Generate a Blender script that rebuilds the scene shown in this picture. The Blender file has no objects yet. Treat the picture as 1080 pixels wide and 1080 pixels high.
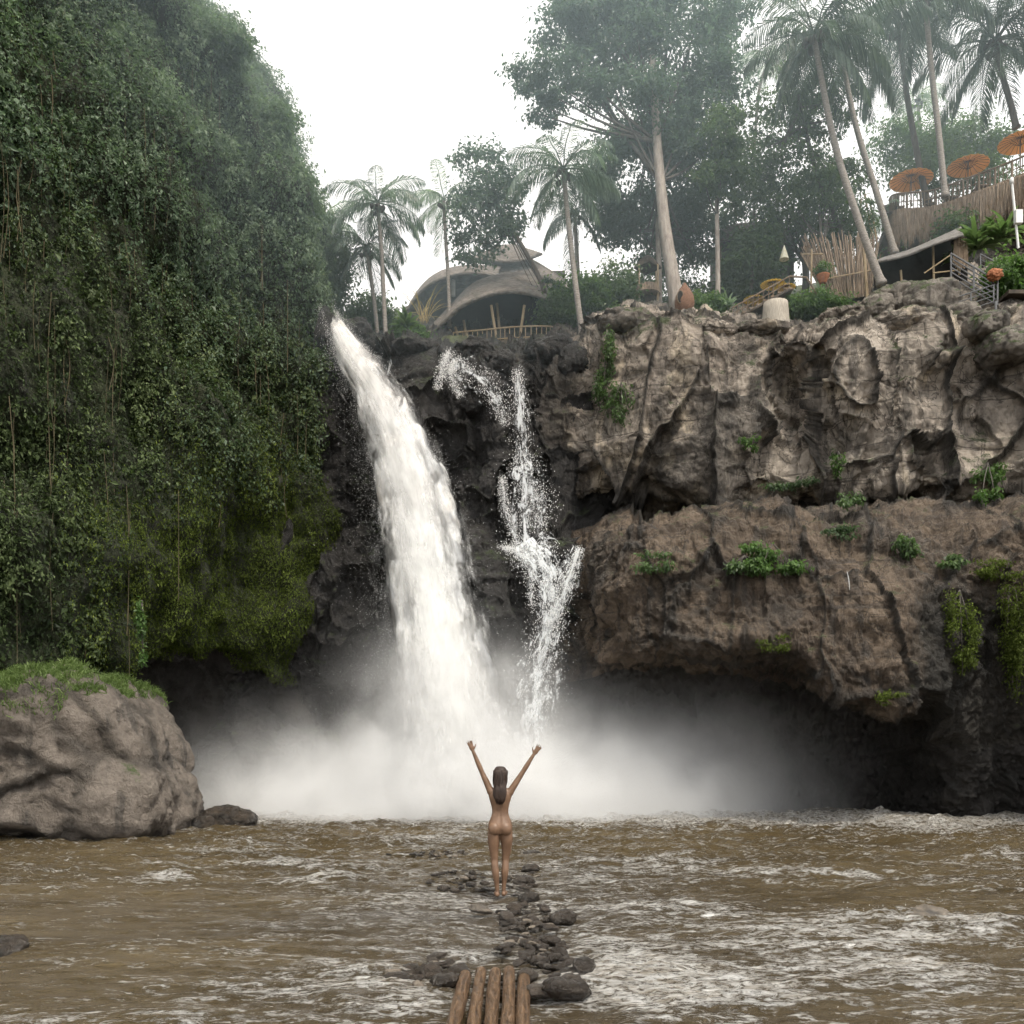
import bpy, bmesh, math, random
import numpy as np
from mathutils import Vector, Matrix, Euler
random.seed(7); RNG = np.random.default_rng(7)
S = bpy.context.scene; COL = S.collection
F = 1000.0; CH = 1.95; HZ = 785.0
def P(px, py, Y): return np.array([(px-540)/F*Y, Y, CH+(HZ-py)/F*Y])
def V(px, py, Y): return Vector(P(px, py, Y))
R = math.radians
# ------------------------------------------------------------------ noise
_perm = np.random.default_rng(3).permutation(256).astype(np.int64); _perm = np.concatenate([_perm, _perm, _perm])
_g = np.random.default_rng(5).normal(size=(256, 3)); _g /= np.linalg.norm(_g, axis=1)[:, None]
def perlin(p):
    p = np.asarray(p, float); i = np.floor(p).astype(np.int64); f = p-i; i &= 255
    u = f*f*f*(f*(f*6-15)+10); out = np.zeros(len(p))
    for dx in (0, 1):
        for dy in (0, 1):
            for dz in (0, 1):
                h = _perm[_perm[_perm[(i[:, 0]+dx) & 255]+((i[:, 1]+dy) & 255)]+((i[:, 2]+dz) & 255)]
                g = _g[h]; d = g[:, 0]*(f[:, 0]-dx)+g[:, 1]*(f[:, 1]-dy)+g[:, 2]*(f[:, 2]-dz)
                w = (u[:, 0] if dx else 1-u[:, 0])*(u[:, 1] if dy else 1-u[:, 1])*(u[:, 2] if dz else 1-u[:, 2])
                out += d*w
    return out*1.5
def fbm(p, o=4, gain=.5):
    p = np.asarray(p, float); a = 1; s = 0
    for k in range(o):
        s = s+a*perlin(p*(2.03**k)+17.3*k); a *= gain
    return s
def ridged(p, o=4):
    p = np.asarray(p, float); a = 1; s = 0
    for k in range(o):
        s = s+a*(1-2*np.abs(perlin(p*(2.1**k)+9.7*k))); a *= .5
    return s/1.9
def worley(p, k4=2., vec=False):
    p = np.asarray(p, float); i = np.floor(p).astype(np.int64); n = len(p)
    f1 = np.full(n, 9.); f2 = np.full(n, 9.); val = np.zeros(n); vv = np.zeros((n, 3))
    for dx in (-1, 0, 1):
        for dy in (-1, 0, 1):
            for dz in (-1, 0, 1):
                c = i+[dx, dy, dz]; h = _perm[_perm[_perm[c[:, 0] & 255]+(c[:, 1] & 255)]+(c[:, 2] & 255)]
                off = np.stack([_perm[h]/255., _perm[h+1]/255., _perm[h+2]/255.], 1)
                d = (np.abs(c+.12+off*.76-p)**k4).sum(1)**(1/k4); m = d < f1
                f2 = np.where(m, f1, np.minimum(f2, d)); f1 = np.where(m, d, f1); val = np.where(m, h/255., val)
                if vec: vv = np.where(m[:, None], p-(c+.12+off*.76), vv)
    return (f1, f2, val, vv) if vec else (f1, f2, val)
def sstep(a, b, x): t = np.clip((x-a)/(b-a), 0, 1); return t*t*(3-2*t)
# ------------------------------------------------------------------ objects
def finish(o, parent=None, label=None, cat=None, group=None, kind=None):
    COL.objects.link(o)
    if parent is not None: o.parent = parent
    tag(o, label, cat, group, kind); return o
def tag(o, label=None, cat=None, group=None, kind=None):
    if label: o['label'] = label
    if cat: o['category'] = cat
    if group: o['group'] = group
    if kind: o['kind'] = kind
def thing(name, loc, label, cat, group=None):
    return finish(bpy.data.objects.new(name, None), None, label, cat, group) if loc is None else _th(name, loc, label, cat, group)
def _th(name, loc, label, cat, group):
    o = bpy.data.objects.new(name, None); o.location = loc; o.empty_display_size = .2
    return finish(o, None, label, cat, group)
def mesh_np(name, verts, faces, mat, smooth=True, attrs=None, uv=None):
    verts = np.asarray(verts, np.float32); faces = np.asarray(faces, np.int32)
    me = bpy.data.meshes.new(name); k = faces.shape[1]; nf = len(faces)
    me.vertices.add(len(verts)); me.vertices.foreach_set('co', verts.ravel())
    me.loops.add(nf*k); me.loops.foreach_set('vertex_index', faces.ravel())
    me.polygons.add(nf); me.polygons.foreach_set('loop_start', np.arange(0, nf*k, k, dtype=np.int32))
    me.polygons.foreach_set('use_smooth', np.full(nf, smooth))
    if uv is not None:
        l = me.uv_layers.new(name='UVMap'); l.data.foreach_set('uv', np.asarray(uv, np.float32)[faces.ravel()].ravel())
    for a, v in (attrs or {}).items():
        at = me.attributes.new(a, 'FLOAT', 'POINT'); at.data.foreach_set('value', np.asarray(v, np.float32))
    me.update(calc_edges=True); me.validate(); me.materials.append(mat); return me
def obj(name, me, parent=None, loc=None, **k):
    o = bpy.data.objects.new(name, me)
    if loc is not None: o.location = loc
    finish(o, parent, **k)
    if loc is None and parent is not None and parent.type == 'EMPTY': o.matrix_parent_inverse = Matrix.Translation(-parent.location)
    return o
def gridf(nv, nu):
    i = np.arange(nv*nu).reshape(nv, nu)
    return np.stack([i[:-1, :-1], i[:-1, 1:], i[1:, 1:], i[1:, :-1]], -1).reshape(-1, 4)
def cr(A, n):   # catmull-rom along axis 0
    A = np.asarray(A, float); m = len(A)
    if m == 2: t = np.linspace(0, 1, n)[:, None, None] if A.ndim == 3 else np.linspace(0, 1, n)[:, None]; return A[0]*(1-t)+A[1]*t
    E = np.concatenate([2*A[:1]-A[1:2], A, 2*A[-1:]-A[-2:-1]]); t = np.linspace(0, m-1-1e-9, n); i = t.astype(int); f = t-i
    f = f.reshape([-1]+[1]*(A.ndim-1)); a, b, c, d = E[i], E[i+1], E[i+2], E[i+3]
    return .5*(2*b+(c-a)*f+(2*a-5*b+4*c-d)*f*f+(3*b-a-3*c+d)*f**3)
def normals(G):
    du = np.gradient(G, axis=1); dv = np.gradient(G, axis=0); n = np.cross(du, dv)
    return n/(np.linalg.norm(n, axis=2, keepdims=True)+1e-9)
def dense(ctrl, nv, nu, even=True):
    G = cr(np.asarray(ctrl, float), 160 if even else nv); G = cr(np.swapaxes(G, 0, 1), nu); G = np.swapaxes(G, 0, 1)
    if even:      # even spacing down the columns
        d = np.linalg.norm(np.diff(G, axis=0), axis=2).mean(1); s = np.concatenate([[0], np.cumsum(d)]); q = np.linspace(0, s[-1], nv)
        idx = np.interp(q, s, np.arange(len(s))); i = np.minimum(idx.astype(int), len(s)-2); f = (idx-i)[:, None, None]
        G = G[i]*(1-f)+G[i+1]*f
    return G
class MB:
    def __init__(s): s.v = []; s.f = []
    def add(s, vs, fs):
        b = len(s.v); s.v += [tuple(v) for v in vs]; s.f += [tuple(i+b for i in f) for f in fs]
    def box(s, c, h, rot=None):
        vs = [Vector((x*h[0], y*h[1], z*h[2])) for x in (-1, 1) for y in (-1, 1) for z in (-1, 1)]
        if rot is not None: vs = [rot @ v for v in vs]
        s.add([v+Vector(c) for v in vs], [(0, 1, 3, 2), (4, 6, 7, 5), (0, 4, 5, 1), (2, 3, 7, 6), (0, 2, 6, 4), (1, 5, 7, 3)])
    def tube(s, pts, rad, n=8, cap=True):
        pts = [Vector(p) for p in pts]; m = len(pts)
        if not hasattr(rad, '__len__'): rad = [rad]*m
        vs = []; up = Vector((0, 0, 1)); prev = None
        for i, p in enumerate(pts):
            t = (pts[min(i+1, m-1)]-pts[max(i-1, 0)]).normalized()
            if prev is None: a = t.cross(Vector((.3, .9, .2)));  a.normalize()
            else: a = (prev-t*prev.dot(t)).normalized()
            prev = a; b = t.cross(a)
            for k in range(n):
                q = 2*math.pi*k/n; vs.append(p+(a*math.cos(q)+b*math.sin(q))*rad[i])
        fs = [(i*n+k, i*n+(k+1) % n, (i+1)*n+(k+1) % n, (i+1)*n+k) for i in range(m-1) for k in range(n)]
        if cap: fs += [tuple(range(n))[::-1], tuple((m-1)*n+k for k in range(n))]
        s.add(vs, fs)
    def lathe(s, prof, c, n=24):
        vs = [(c[0]+r*math.cos(2*math.pi*k/n), c[1]+r*math.sin(2*math.pi*k/n), c[2]+z) for r, z in prof for k in range(n)]
        s.add(vs, [(i*n+k, i*n+(k+1) % n, (i+1)*n+(k+1) % n, (i+1)*n+k) for i in range(len(prof)-1) for k in range(n)])
    def mesh(s, name, mat, smooth=False):
        me = bpy.data.meshes.new(name); me.from_pydata([tuple(v) for v in s.v], [], s.f); me.materials.append(mat)
        if smooth: me.polygons.foreach_set('use_smooth', [True]*len(me.polygons))
        me.update(); return me
    def build(s, name, mat, parent=None, smooth=False, **k): return obj(name, s.mesh(name, mat, smooth), parent, **k)
# ------------------------------------------------------------------ materials
class NT:
    def __init__(s, name):
        s.m = bpy.data.materials.new(name); s.m.use_nodes = True; s.t = s.m.node_tree; s.t.nodes.clear()
        s.out = s.t.nodes.new('ShaderNodeOutputMaterial')
    def n(s, t, **k):
        nd = s.t.nodes.new('ShaderNode'+t)
        for a, v in k.items(): setattr(nd, a, v)
        return nd
    def l(s, a, b): s.t.links.new(a, b)
    def setin(s, nd, key, val):
        if isinstance(val, bpy.types.NodeSocket): s.l(val, nd.inputs[key])
        elif val is not None: nd.inputs[key].default_value = val
    def noise(s, vec, scale, detail=5, rough=.55, dist=0):
        nd = s.n('TexNoise'); s.l(vec, nd.inputs['Vector']); nd.inputs['Scale'].default_value = scale
        nd.inputs['Detail'].default_value = detail; nd.inputs['Roughness'].default_value = rough; nd.inputs['Distortion'].default_value = dist; return nd.outputs['Fac']
    def vor(s, vec, scale, feature='F1'):
        nd = s.n('TexVoronoi', feature=feature); s.l(vec, nd.inputs['Vector']); nd.inputs['Scale'].default_value = scale; return nd.outputs['Distance']
    def map(s, vec, sc, loc=(0, 0, 0)):
        nd = s.n('Mapping'); s.l(vec, nd.inputs['Vector']); nd.inputs['Scale'].default_value = sc; nd.inputs['Location'].default_value = loc; return nd.outputs[0]
    def math(s, op, a, b=0., c=None):
        nd = s.n('Math', operation=op); s.setin(nd, 0, a); s.setin(nd, 1, b)
        if c is not None: s.setin(nd, 2, c)
        return nd.outputs[0]
    def rng(s, v, a, b, c=0., d=1., smooth=True):
        nd = s.n('MapRange'); nd.interpolation_type = 'SMOOTHSTEP' if smooth else 'LINEAR'
        for k, x in zip(range(5), (v, a, b, c, d)): s.setin(nd, k, x)
        return nd.outputs[0]
    def ramp(s, v, stops):
        nd = s.n('ValToRGB'); s.l(v, nd.inputs[0]); e = nd.color_ramp.elements
        while len(e) < len(stops): e.new(.5)
        for el, (p, c) in zip(e, stops): el.position = p; el.color = (*c, 1)
        return nd.outputs[0]
    def mix(s, f, a, b, mode='MIX'):
        nd = s.n('Mix', data_type='RGBA', blend_type=mode); s.setin(nd, 0, f)
        for k, x in ((6, a), (7, b)): s.setin(nd, k, (*x, 1) if isinstance(x, tuple) and len(x) == 3 else x)
        return nd.outputs[2]
    def attr(s, name): nd = s.n('Attribute'); nd.attribute_name = name; return nd.outputs['Fac']
    def pos(s): return s.n('NewGeometry').outputs['Position']
    def objc(s): return s.n('TexCoord').outputs['Object']
    def sep(s, v): nd = s.n('SeparateXYZ'); s.l(v, nd.inputs[0]); return nd.outputs
    def bump(s, h, strength=.5, dist=.05, nrm=None):
        nd = s.n('Bump'); s.setin(nd, 'Height', h); nd.inputs['Strength'].default_value = strength; nd.inputs['Distance'].default_value = dist
        if nrm is not None: s.l(nrm, nd.inputs['Normal'])
        return nd.outputs[0]
    def prin(s, col, rough=.8, nrm=None, spec=.5, **k):
        b = s.n('BsdfPrincipled'); s.setin(b, 'Base Color', (*col, 1) if isinstance(col, tuple) else col); s.setin(b, 'Roughness', rough)
        s.setin(b, 'Specular IOR Level', spec)
        if nrm is not None: s.l(nrm, b.inputs['Normal'])
        for a, v in k.items(): s.setin(b, a.replace('_', ' '), v)
        return b.outputs[0]
    def done(s, sh): s.l(sh, s.out.inputs['Surface']); return s.m
def rock_mat(name, stops, sc=1., wet=.0, streak=.5, moss=None, mossamt=0., bump=1., pale=None, darkx=None, damp=.0, lines=0., darkend=None):
    t = NT(name); p = t.pos()
    n1 = t.noise(p, .55*sc, 6, .62, .6); n2 = t.noise(t.map(p, (1, 1, .16)), 1.7*sc, 4, .6, .3); n3 = t.noise(p, 6*sc, 4, .65)
    n4 = t.noise(t.map(p, (.25, .25, 3.2)), 1.3*sc, 3, .6, .5)
    f = t.math('ADD', t.math('MULTIPLY', n1, .55), t.math('ADD', t.math('MULTIPLY', n2, streak*.45), t.math('MULTIPLY', n4, (1-streak)*.45)))
    f = t.math('ADD', f, t.math('MULTIPLY', t.math('SUBTRACT', n3, .5), .28))
    col = t.ramp(f, stops)
    if pale: col = t.mix(t.math('MULTIPLY', t.rng(t.noise(t.map(p, (1, 1, .7), (7, 3, 1)), .8*sc, 7, .6, .8), .54, .64), t.rng(n3, .3, .6, .4, 1)), col, pale)
    cav = t.attr('cav'); col = t.mix(t.rng(cav, 0., 1., .0, .92), col, (.012, .011, .009))  # crack dirt plus recess shade, both darkened into the rock colour
    stain = t.rng(t.noise(t.map(p, (1.6, 1.6, .12)), 1.3, 6, .6, .2), .54, .66); col = t.mix(t.math('MULTIPLY', stain, .62), col, (.03, .028, .026))
    if darkx is not None:
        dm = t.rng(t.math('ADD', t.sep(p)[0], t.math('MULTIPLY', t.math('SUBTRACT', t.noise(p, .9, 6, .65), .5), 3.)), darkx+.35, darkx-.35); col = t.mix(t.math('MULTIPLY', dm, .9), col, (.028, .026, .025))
    if darkend:
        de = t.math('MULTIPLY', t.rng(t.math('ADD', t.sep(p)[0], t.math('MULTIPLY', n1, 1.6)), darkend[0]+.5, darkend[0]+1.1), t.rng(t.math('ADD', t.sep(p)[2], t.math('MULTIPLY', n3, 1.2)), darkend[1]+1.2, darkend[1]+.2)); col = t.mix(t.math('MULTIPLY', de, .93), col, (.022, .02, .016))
    if damp:
        dp = t.rng(t.noise(t.map(p, (1, 1, .55), (31, 7, 3)), .42, 7, .62, .7), .50, .58); col = t.mix(t.math('MULTIPLY', dp, damp), col, t.mix(t.rng(n3, .35, .65), (.022, .020, .018), (.10, .088, .075)))
    if lines:
        ln = t.noise(t.map(p, (.18, .18, 7.)), 1.2, 4, .6, .35); col = t.mix(t.math('MULTIPLY', t.rng(ln, .60, .66), lines), col, (.05, .04, .032))
        ck = t.vor(t.map(t.n('VectorMath', operation='ADD').outputs[0], (1, 1, .6)), .9*sc, 'DISTANCE_TO_EDGE') if False else t.rng(t.math('ABSOLUTE', t.math('SUBTRACT', t.noise(t.map(p, (1, 1, .5), (5, 5, 5)), 1.1, 5, .6, .8), .5)), .0, .016, 1, 0); col = t.mix(t.math('MULTIPLY', ck, lines), col, (.03, .025, .02))
    if lines:
        wn = t.n('TexNoise'); t.l(p, wn.inputs['Vector']); wn.inputs['Scale'].default_value = 1.3; wn.inputs['Detail'].default_value = 4
        wa = t.n('VectorMath', operation='MULTIPLY_ADD'); t.l(wn.outputs['Color'], wa.inputs[0]); wa.inputs[1].default_value = (.9, .9, .9); t.l(p, wa.inputs[2])
        vein = t.vor(t.map(wa.outputs[0], (1, 1, .5)), 1.15, 'DISTANCE_TO_EDGE'); col = t.mix(t.math('MULTIPLY', t.rng(vein, .0, .022, 1, 0), t.rng(n1, .42, .62, .05, .6)), col, (.02, .017, .014))
    else: vein = t.math('ADD', n3, 0.)
    if moss:
        nz = t.sep(t.n('NewGeometry').outputs['Normal'])[2]
        mm = t.math('MULTIPLY', t.rng(t.math('ADD', t.noise(p, 1.1, 6, .7), t.math('MULTIPLY', nz, .22)), .66-mossamt*.2, .74-mossamt*.2), t.rng(n3, .35, .6)); col = t.mix(mm, col, moss)
    rough = t.rng(n1, .3, .7, max(.15, .75-wet*.45), max(.25, .95-wet*.5))
    hgt = t.math('ADD', t.math('MULTIPLY', t.noise(p, 4.5, 7, .72, .4), 1.), t.math('MULTIPLY', t.noise(t.map(p, (1, 1, .35)), 14, 3, .7), .35))
    hgt = t.math('ADD', hgt, t.math('MULTIPLY', t.rng(vein, 0, .06), .12))
    nr = t.bump(hgt, min(1, .8*bump), .28)
    return t.done(t.prin(col, rough, nr, .5))
def leaf_mat(name, dark, mid, light, trans=.35, rough=.45, spec=.45):
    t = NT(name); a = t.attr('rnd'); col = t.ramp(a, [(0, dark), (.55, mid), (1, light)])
    b = t.prin(col, rough, None, spec)
    tr = t.n('BsdfTranslucent'); t.l(t.mix(.5, col, (mid[0]*1.7, mid[1]*1.9, mid[2]*1.1)), tr.inputs[0])
    mx = t.n('MixShader'); mx.inputs[0].default_value = trans; t.l(b, mx.inputs[1]); t.l(tr.outputs[0], mx.inputs[2]); return t.done(mx.outputs[0])
def simple(name, c1, c2, sc=6, rough=.8, stretch=(1, 1, 1), bump=.4, bd=.02, detail=5, spec=.4, metal=0.):
    t = NT(name); p = t.map(t.objc(), stretch); n = t.noise(p, sc, detail, .6, .2)
    return t.done(t.prin(t.ramp(n, [(.3, c1), (.7, c2)]), rough, t.bump(n, bump, bd), spec, Metallic=metal))
M = {}
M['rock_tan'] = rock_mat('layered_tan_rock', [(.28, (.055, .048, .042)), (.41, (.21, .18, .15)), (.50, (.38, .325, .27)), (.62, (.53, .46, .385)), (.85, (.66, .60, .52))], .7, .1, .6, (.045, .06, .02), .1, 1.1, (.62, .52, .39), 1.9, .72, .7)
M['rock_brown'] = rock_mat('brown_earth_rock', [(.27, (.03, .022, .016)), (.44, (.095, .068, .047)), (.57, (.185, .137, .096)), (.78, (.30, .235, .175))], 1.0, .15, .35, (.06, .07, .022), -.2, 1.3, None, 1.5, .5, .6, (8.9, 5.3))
M['rock_wet'] = rock_mat('dark_wet_rock', [(.25, (.010, .010, .010)), (.5, (.035, .033, .032)), (.68, (.08, .076, .073)), (.85, (.15, .145, .14))], 1., .75, .6, (.04, .055, .02), .15, 1.2)
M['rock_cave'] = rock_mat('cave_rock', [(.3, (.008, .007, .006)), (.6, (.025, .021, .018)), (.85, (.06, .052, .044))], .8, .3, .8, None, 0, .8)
M['rock_boulder'] = rock_mat('grey_brown_boulder', [(.25, (.085, .068, .055)), (.43, (.175, .145, .118)), (.58, (.27, .228, .19)), (.8, (.38, .33, .28))], 1.8, .1, .6, (.07, .10, .03), -.5, 2.2, None, None, .2, 0.)
M['rock_top'] = rock_mat('grey_rim_rock', [(.25, (.06, .052, .045)), (.45, (.15, .13, .11)), (.62, (.26, .23, .195)), (.85, (.40, .36, .31))], 1.1, .1, .3, (.05, .07, .02), .5, 1.)
M['stone'] = rock_mat('river_stone', [(.3, (.009, .0065, .004)), (.5, (.030, .022, .015)), (.75, (.085, .064, .046))], 4., 1.2, .3, None, 0, .8)
M['stone_pale'] = rock_mat('pale_river_stone', [(.3, (.11, .09, .07)), (.6, (.21, .175, .135)), (.85, (.30, .26, .21))], 4., .7, .3, None, 0, .8)
M['wallbase'] = rock_mat('overgrown_wall_base', [(.3, (.010, .014, .005)), (.6, (.034, .044, .014)), (.85, (.07, .085, .03))], 1.5, .0, .6, None, 0, 1.)
M['ivy'] = leaf_mat('creeper_leaves', (.013, .024, .008), (.060, .088, .032), (.155, .20, .085), .35, .55, .3)
M['ivyhaze'] = leaf_mat('haze_tinted_creeper_leaves', (.03, .055, .032), (.12, .175, .11), (.28, .36, .25), .5, .5, .4)  # top light and haze put into the leaf colour as a paler tint
M['moss'] = leaf_mat('moss_fringe', (.03, .04, .008), (.105, .14, .028), (.23, .28, .07), .35, .7, .15)
M['treefar'] = leaf_mat('hazy_tree_leaves', (.035, .062, .045), (.10, .155, .115), (.23, .32, .25), .5, .42, .5)  # distance haze mixed into the leaf colour as a pale bluish tone
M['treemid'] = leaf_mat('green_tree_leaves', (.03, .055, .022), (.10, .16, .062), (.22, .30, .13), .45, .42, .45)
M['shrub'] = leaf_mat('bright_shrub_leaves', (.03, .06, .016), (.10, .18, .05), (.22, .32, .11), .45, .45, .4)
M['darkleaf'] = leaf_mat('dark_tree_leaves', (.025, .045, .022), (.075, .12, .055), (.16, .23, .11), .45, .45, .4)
M['palm'] = leaf_mat('palm_frond_leaflets', (.04, .065, .05), (.11, .16, .125), (.24, .31, .24), .45, .38, .55)
M['palmdark'] = leaf_mat('dark_palm_frond_leaflets', (.03, .05, .04), (.08, .115, .09), (.17, .22, .17), .4, .38, .55)
M['palmpale'] = leaf_mat('pale_palm_frond_leaflets', (.10, .15, .12), (.20, .27, .21), (.33, .40, .32), .5, .45, .4)
M['grass'] = leaf_mat('rock_grass', (.04, .065, .018), (.14, .20, .065), (.27, .34, .14), .35, .6, .25)
M['trunk'] = simple('palm_bark', (.16, .14, .12), (.36, .33, .30), 9, .9, (1, 1, 5), .8, .03)
M['bark'] = simple('pale_tree_bark', (.20, .17, .145), (.40, .36, .32), 5, .9, (2, 2, .5), .8, .05)
M['barkdark'] = simple('dark_branch_bark', (.05, .045, .04), (.13, .115, .10), 6, .9, (2, 2, .5), .6, .03)
M['bamboo'] = simple('bamboo_pole', (.22, .16, .09), (.42, .33, .21), 7, .6, (1, 1, .3), .2, .01)
M['shingle'] = None
def shingle():
    t = NT('weathered_roof_shingles'); p = t.pos(); b = t.n('TexVoronoi'); t.l(t.map(p, (1, 1, 1.4)), b.inputs['Vector']); b.inputs['Scale'].default_value = 7
    n = t.noise(p, 2.2, 5); c = t.ramp(n, [(.3, (.12, .105, .092)), (.7, (.27, .242, .215))]); c = t.mix(t.rng(b.outputs['Distance'], .0, .9, 0, .6), c, (.07, .06, .05))
    return t.done(t.prin(c, .9, t.bump(b.outputs['Distance'], .8, .05), .3))
M['shingle'] = shingle()
M['thatch'] = simple('dry_palm_thatch', (.13, .09, .06), (.42, .33, .245), 8, .95, (3, 3, .25), 1., .06)
M['thatchdark'] = simple('dark_thatch_underside', (.03, .023, .017), (.09, .07, .052), 6, .95, (3, 3, .3), .8, .05)
M['wooddark'] = simple('dark_timber', (.03, .024, .018), (.09, .07, .052), 6, .8, (1, 1, .3), .4, .02)
M['wood'] = simple('brown_timber', (.11, .08, .055), (.24, .18, .125), 6, .8, (1, 1, .3), .4, .02)
M['metal'] = simple('grey_painted_steel', (.10, .10, .10), (.18, .18, .18), 9, .45, (1, 1, 1), .1, .005, metal=.6)
def cloth(name, c):
    t = NT(name); col = t.ramp(t.noise(t.objc(), 3, 4), [(.3, c), (.7, tuple(min(1, x*1.2) for x in c))]); d = t.prin(col, .8); tr = t.n('BsdfTranslucent'); t.l(col, tr.inputs[0]); mx = t.n('MixShader'); mx.inputs[0].default_value = .55; t.l(d, mx.inputs[1]); t.l(tr.outputs[0], mx.inputs[2]); return t.done(mx.outputs[0])
M['orange'] = cloth('amber_parasol_cloth', (.80, .50, .20)); M['yellow'] = cloth('yellow_parasol_cloth', (.80, .64, .16)); 0 and simple('amber_parasol_cloth', (.42, .20, .06), (.55, .29, .10), 3, .8, (1, 1, 1), .1, .01)
M['white'] = simple('white_painted_metal', (.6, .6, .58), (.78, .78, .76), 3, .5, (1, 1, 1), .1, .01)
M['wicker'] = simple('brown_wicker', (.10, .05, .03), (.26, .14, .085), 26, .8, (1, 1, 2.5), 1., .03)
M['terracotta'] = simple('rusty_terracotta', (.22, .075, .03), (.42, .17, .08), 8, .8, (1, 1, 1), .4, .01)
M['lowwood'] = simple('wet_log_bark', (.022, .012, .007), (.19, .115, .062), 13, .34, (3, .4, 3), 1., .04)
M['skin'] = simple('tanned_skin', (.105, .058, .033), (.20, .118, .072), 7, .46, (1, 1, 1), .05, .003)
M['hair'] = simple('dark_brown_hair', (.012, .007, .005), (.05, .028, .018), 26, .5, (4, 4, .25), 1., .01)
M['inner_shade'] = simple('painted_inner_shade', (.008, .007, .006), (.02, .017, .014))  # near-black colour standing in for shade inside things
M['straw'] = simple('pale_straw_blades', (.40, .32, .18), (.62, .52, .34), 6, .8, (1, 1, 1), .2, .01)
# ------------------------------------------------------------------ water materials
def river_mat():
    t = NT('muddy_river_water'); p = t.pos(); foam = t.attr('foam')
    q = t.map(p, (.5, 1.35, 1.))
    n1 = t.noise(q, 2.2, 7, .74, 1.4); n2 = t.noise(q, 7., 6, .75, .9); n3 = t.noise(t.map(p, (.75, 1.2, 1)), 17., 4, .75, .5)
    nn = t.math('ADD', t.math('MULTIPLY', n1, .54), t.math('ADD', t.math('MULTIPLY', n2, .28), t.math('MULTIPLY', n3, .18)))
    th = t.math('SUBTRACT', .72, t.math('MULTIPLY', foam, .33)); m = t.rng(nn, th, t.math('ADD', th, .09))
    lnz = t.noise(t.map(p, (.42, 1.5, 1), (11, 4, 0)), 1.15, 5, .62, 1.6); lr = t.math('ABSOLUTE', t.math('SUBTRACT', lnz, .5)); lw = t.math('MULTIPLY', t.math('SUBTRACT', foam, .12), .05)
    lm = t.math('MULTIPLY', t.rng(t.math('SUBTRACT', lr, lw), -.012, .012, 1, 0), t.rng(n2, .42, .56)); m = t.math('MAXIMUM', m, t.math('MULTIPLY', lm, .85))
    m = t.math('MULTIPLY', m, t.rng(n3, .38, .54, .12, 1.))
    col = t.ramp(t.noise(t.map(p, (.3, 1, 1)), .8, 5, .6), [(.3, (.095, .067, .030)), (.7, (.22, .163, .082))])
    col = t.mix(t.math('MULTIPLY', t.attr('grey'), .8), col, (.10, .082, .062))
    fc = t.mix(t.rng(n2, .35, .6), (.46, .39, .30), (.95, .92, .87)); col = t.mix(m, col, fc)
    spk = t.rng(t.noise(t.map(p, (.6, 1.3, 1), (3, 5, 1)), 24, 3, .6), .64, .70); spk = t.math('MULTIPLY', spk, t.rng(foam, .2, .6, .05, .75)); col = t.mix(spk, col, (.8, .75, .68))
    h = t.math('ADD', t.math('MULTIPLY', n1, .8), t.math('ADD', t.math('MULTIPLY', n2, .55), t.math('ADD', t.math('MULTIPLY', n3, .16), t.math('MULTIPLY', m, .2))))
    r = t.math('ADD', .09, t.math('MULTIPLY', m, .6))
    return t.done(t.prin(col, r, t.bump(h, 1., .46), .6))
M['water'] = river_mat()
def fall_mat(name, us, vs, thr, soft, edgek, tint=(.80, .75, .68), body=(.93, .93, .92), bumpd=.2, amax=1.):
    """white falling water; uv.x across 0..1, uv.y metres along the fall"""
    t = NT(name); uv = t.n('UVMap').outputs[0]; s = t.sep(uv)
    q = t.map(uv, (us, vs, 1)); n1 = t.noise(q, 1., 6, .68, .7); n2 = t.noise(t.map(uv, (us*3.1, vs*1.6, 1)), 1., 5, .7, .3)
    e = t.math('SUBTRACT', 1., t.math('ABSOLUTE', t.math('SUBTRACT', t.math('MULTIPLY', s[0], 2.), 1.)))
    fld = t.math('ADD', t.math('MULTIPLY', n1, .62), t.math('MULTIPLY', n2, .38))
    fld = t.math('ADD', fld, t.math('MULTIPLY', t.math('SUBTRACT', e, .5), edgek)); fld = t.math('SUBTRACT', fld, t.math('MULTIPLY', t.attr('thin'), .5))
    a = t.rng(fld, thr, thr+soft, 0., amax)
    big = t.noise(t.map(uv, (2.2, .8, 1)), 1., 4, .6, .4); col = t.mix(t.rng(big, .5, .75), body, tint); col = t.mix(t.rng(n2, .25, .5, .28, 0), col, (.6, .57, .53))
    nr = t.bump(fld, .6, bumpd)
    d = t.n('BsdfDiffuse'); t.l(col, d.inputs[0]); t.l(nr, d.inputs['Normal']); tr = t.n('BsdfTranslucent'); t.l(col, tr.inputs[0])
    mx = t.n('MixShader'); mx.inputs[0].default_value = .35; t.l(d.outputs[0], mx.inputs[1]); t.l(tr.outputs[0], mx.inputs[2])
    tp = t.n('BsdfTransparent'); m2 = t.n('MixShader'); t.l(a, m2.inputs[0]); t.l(tp.outputs[0], m2.inputs[1]); t.l(mx.outputs[0], m2.inputs[2])
    return t.done(m2.outputs[0])
M['fall_core'] = fall_mat('falling_water_core', 4.5, .6, .05, .28, .9, (.84, .77, .68), (.95, .95, .94), .16)
M['fall_veil'] = fall_mat('falling_water_veil', 11, .9, .47, .30, .26, (.9, .87, .82), (.95, .95, .94), .06)
M['fall_soft'] = fall_mat('drifting_spray_veil', 6, .45, .42, .55, .6, (.92, .9, .88), (.96, .96, .95), .02, .5)
M['fall_thin'] = fall_mat('cascade_water', 7, 2.2, .495, .12, .14, (.7, .72, .74), (.86, .89, .91), .08)
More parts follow.
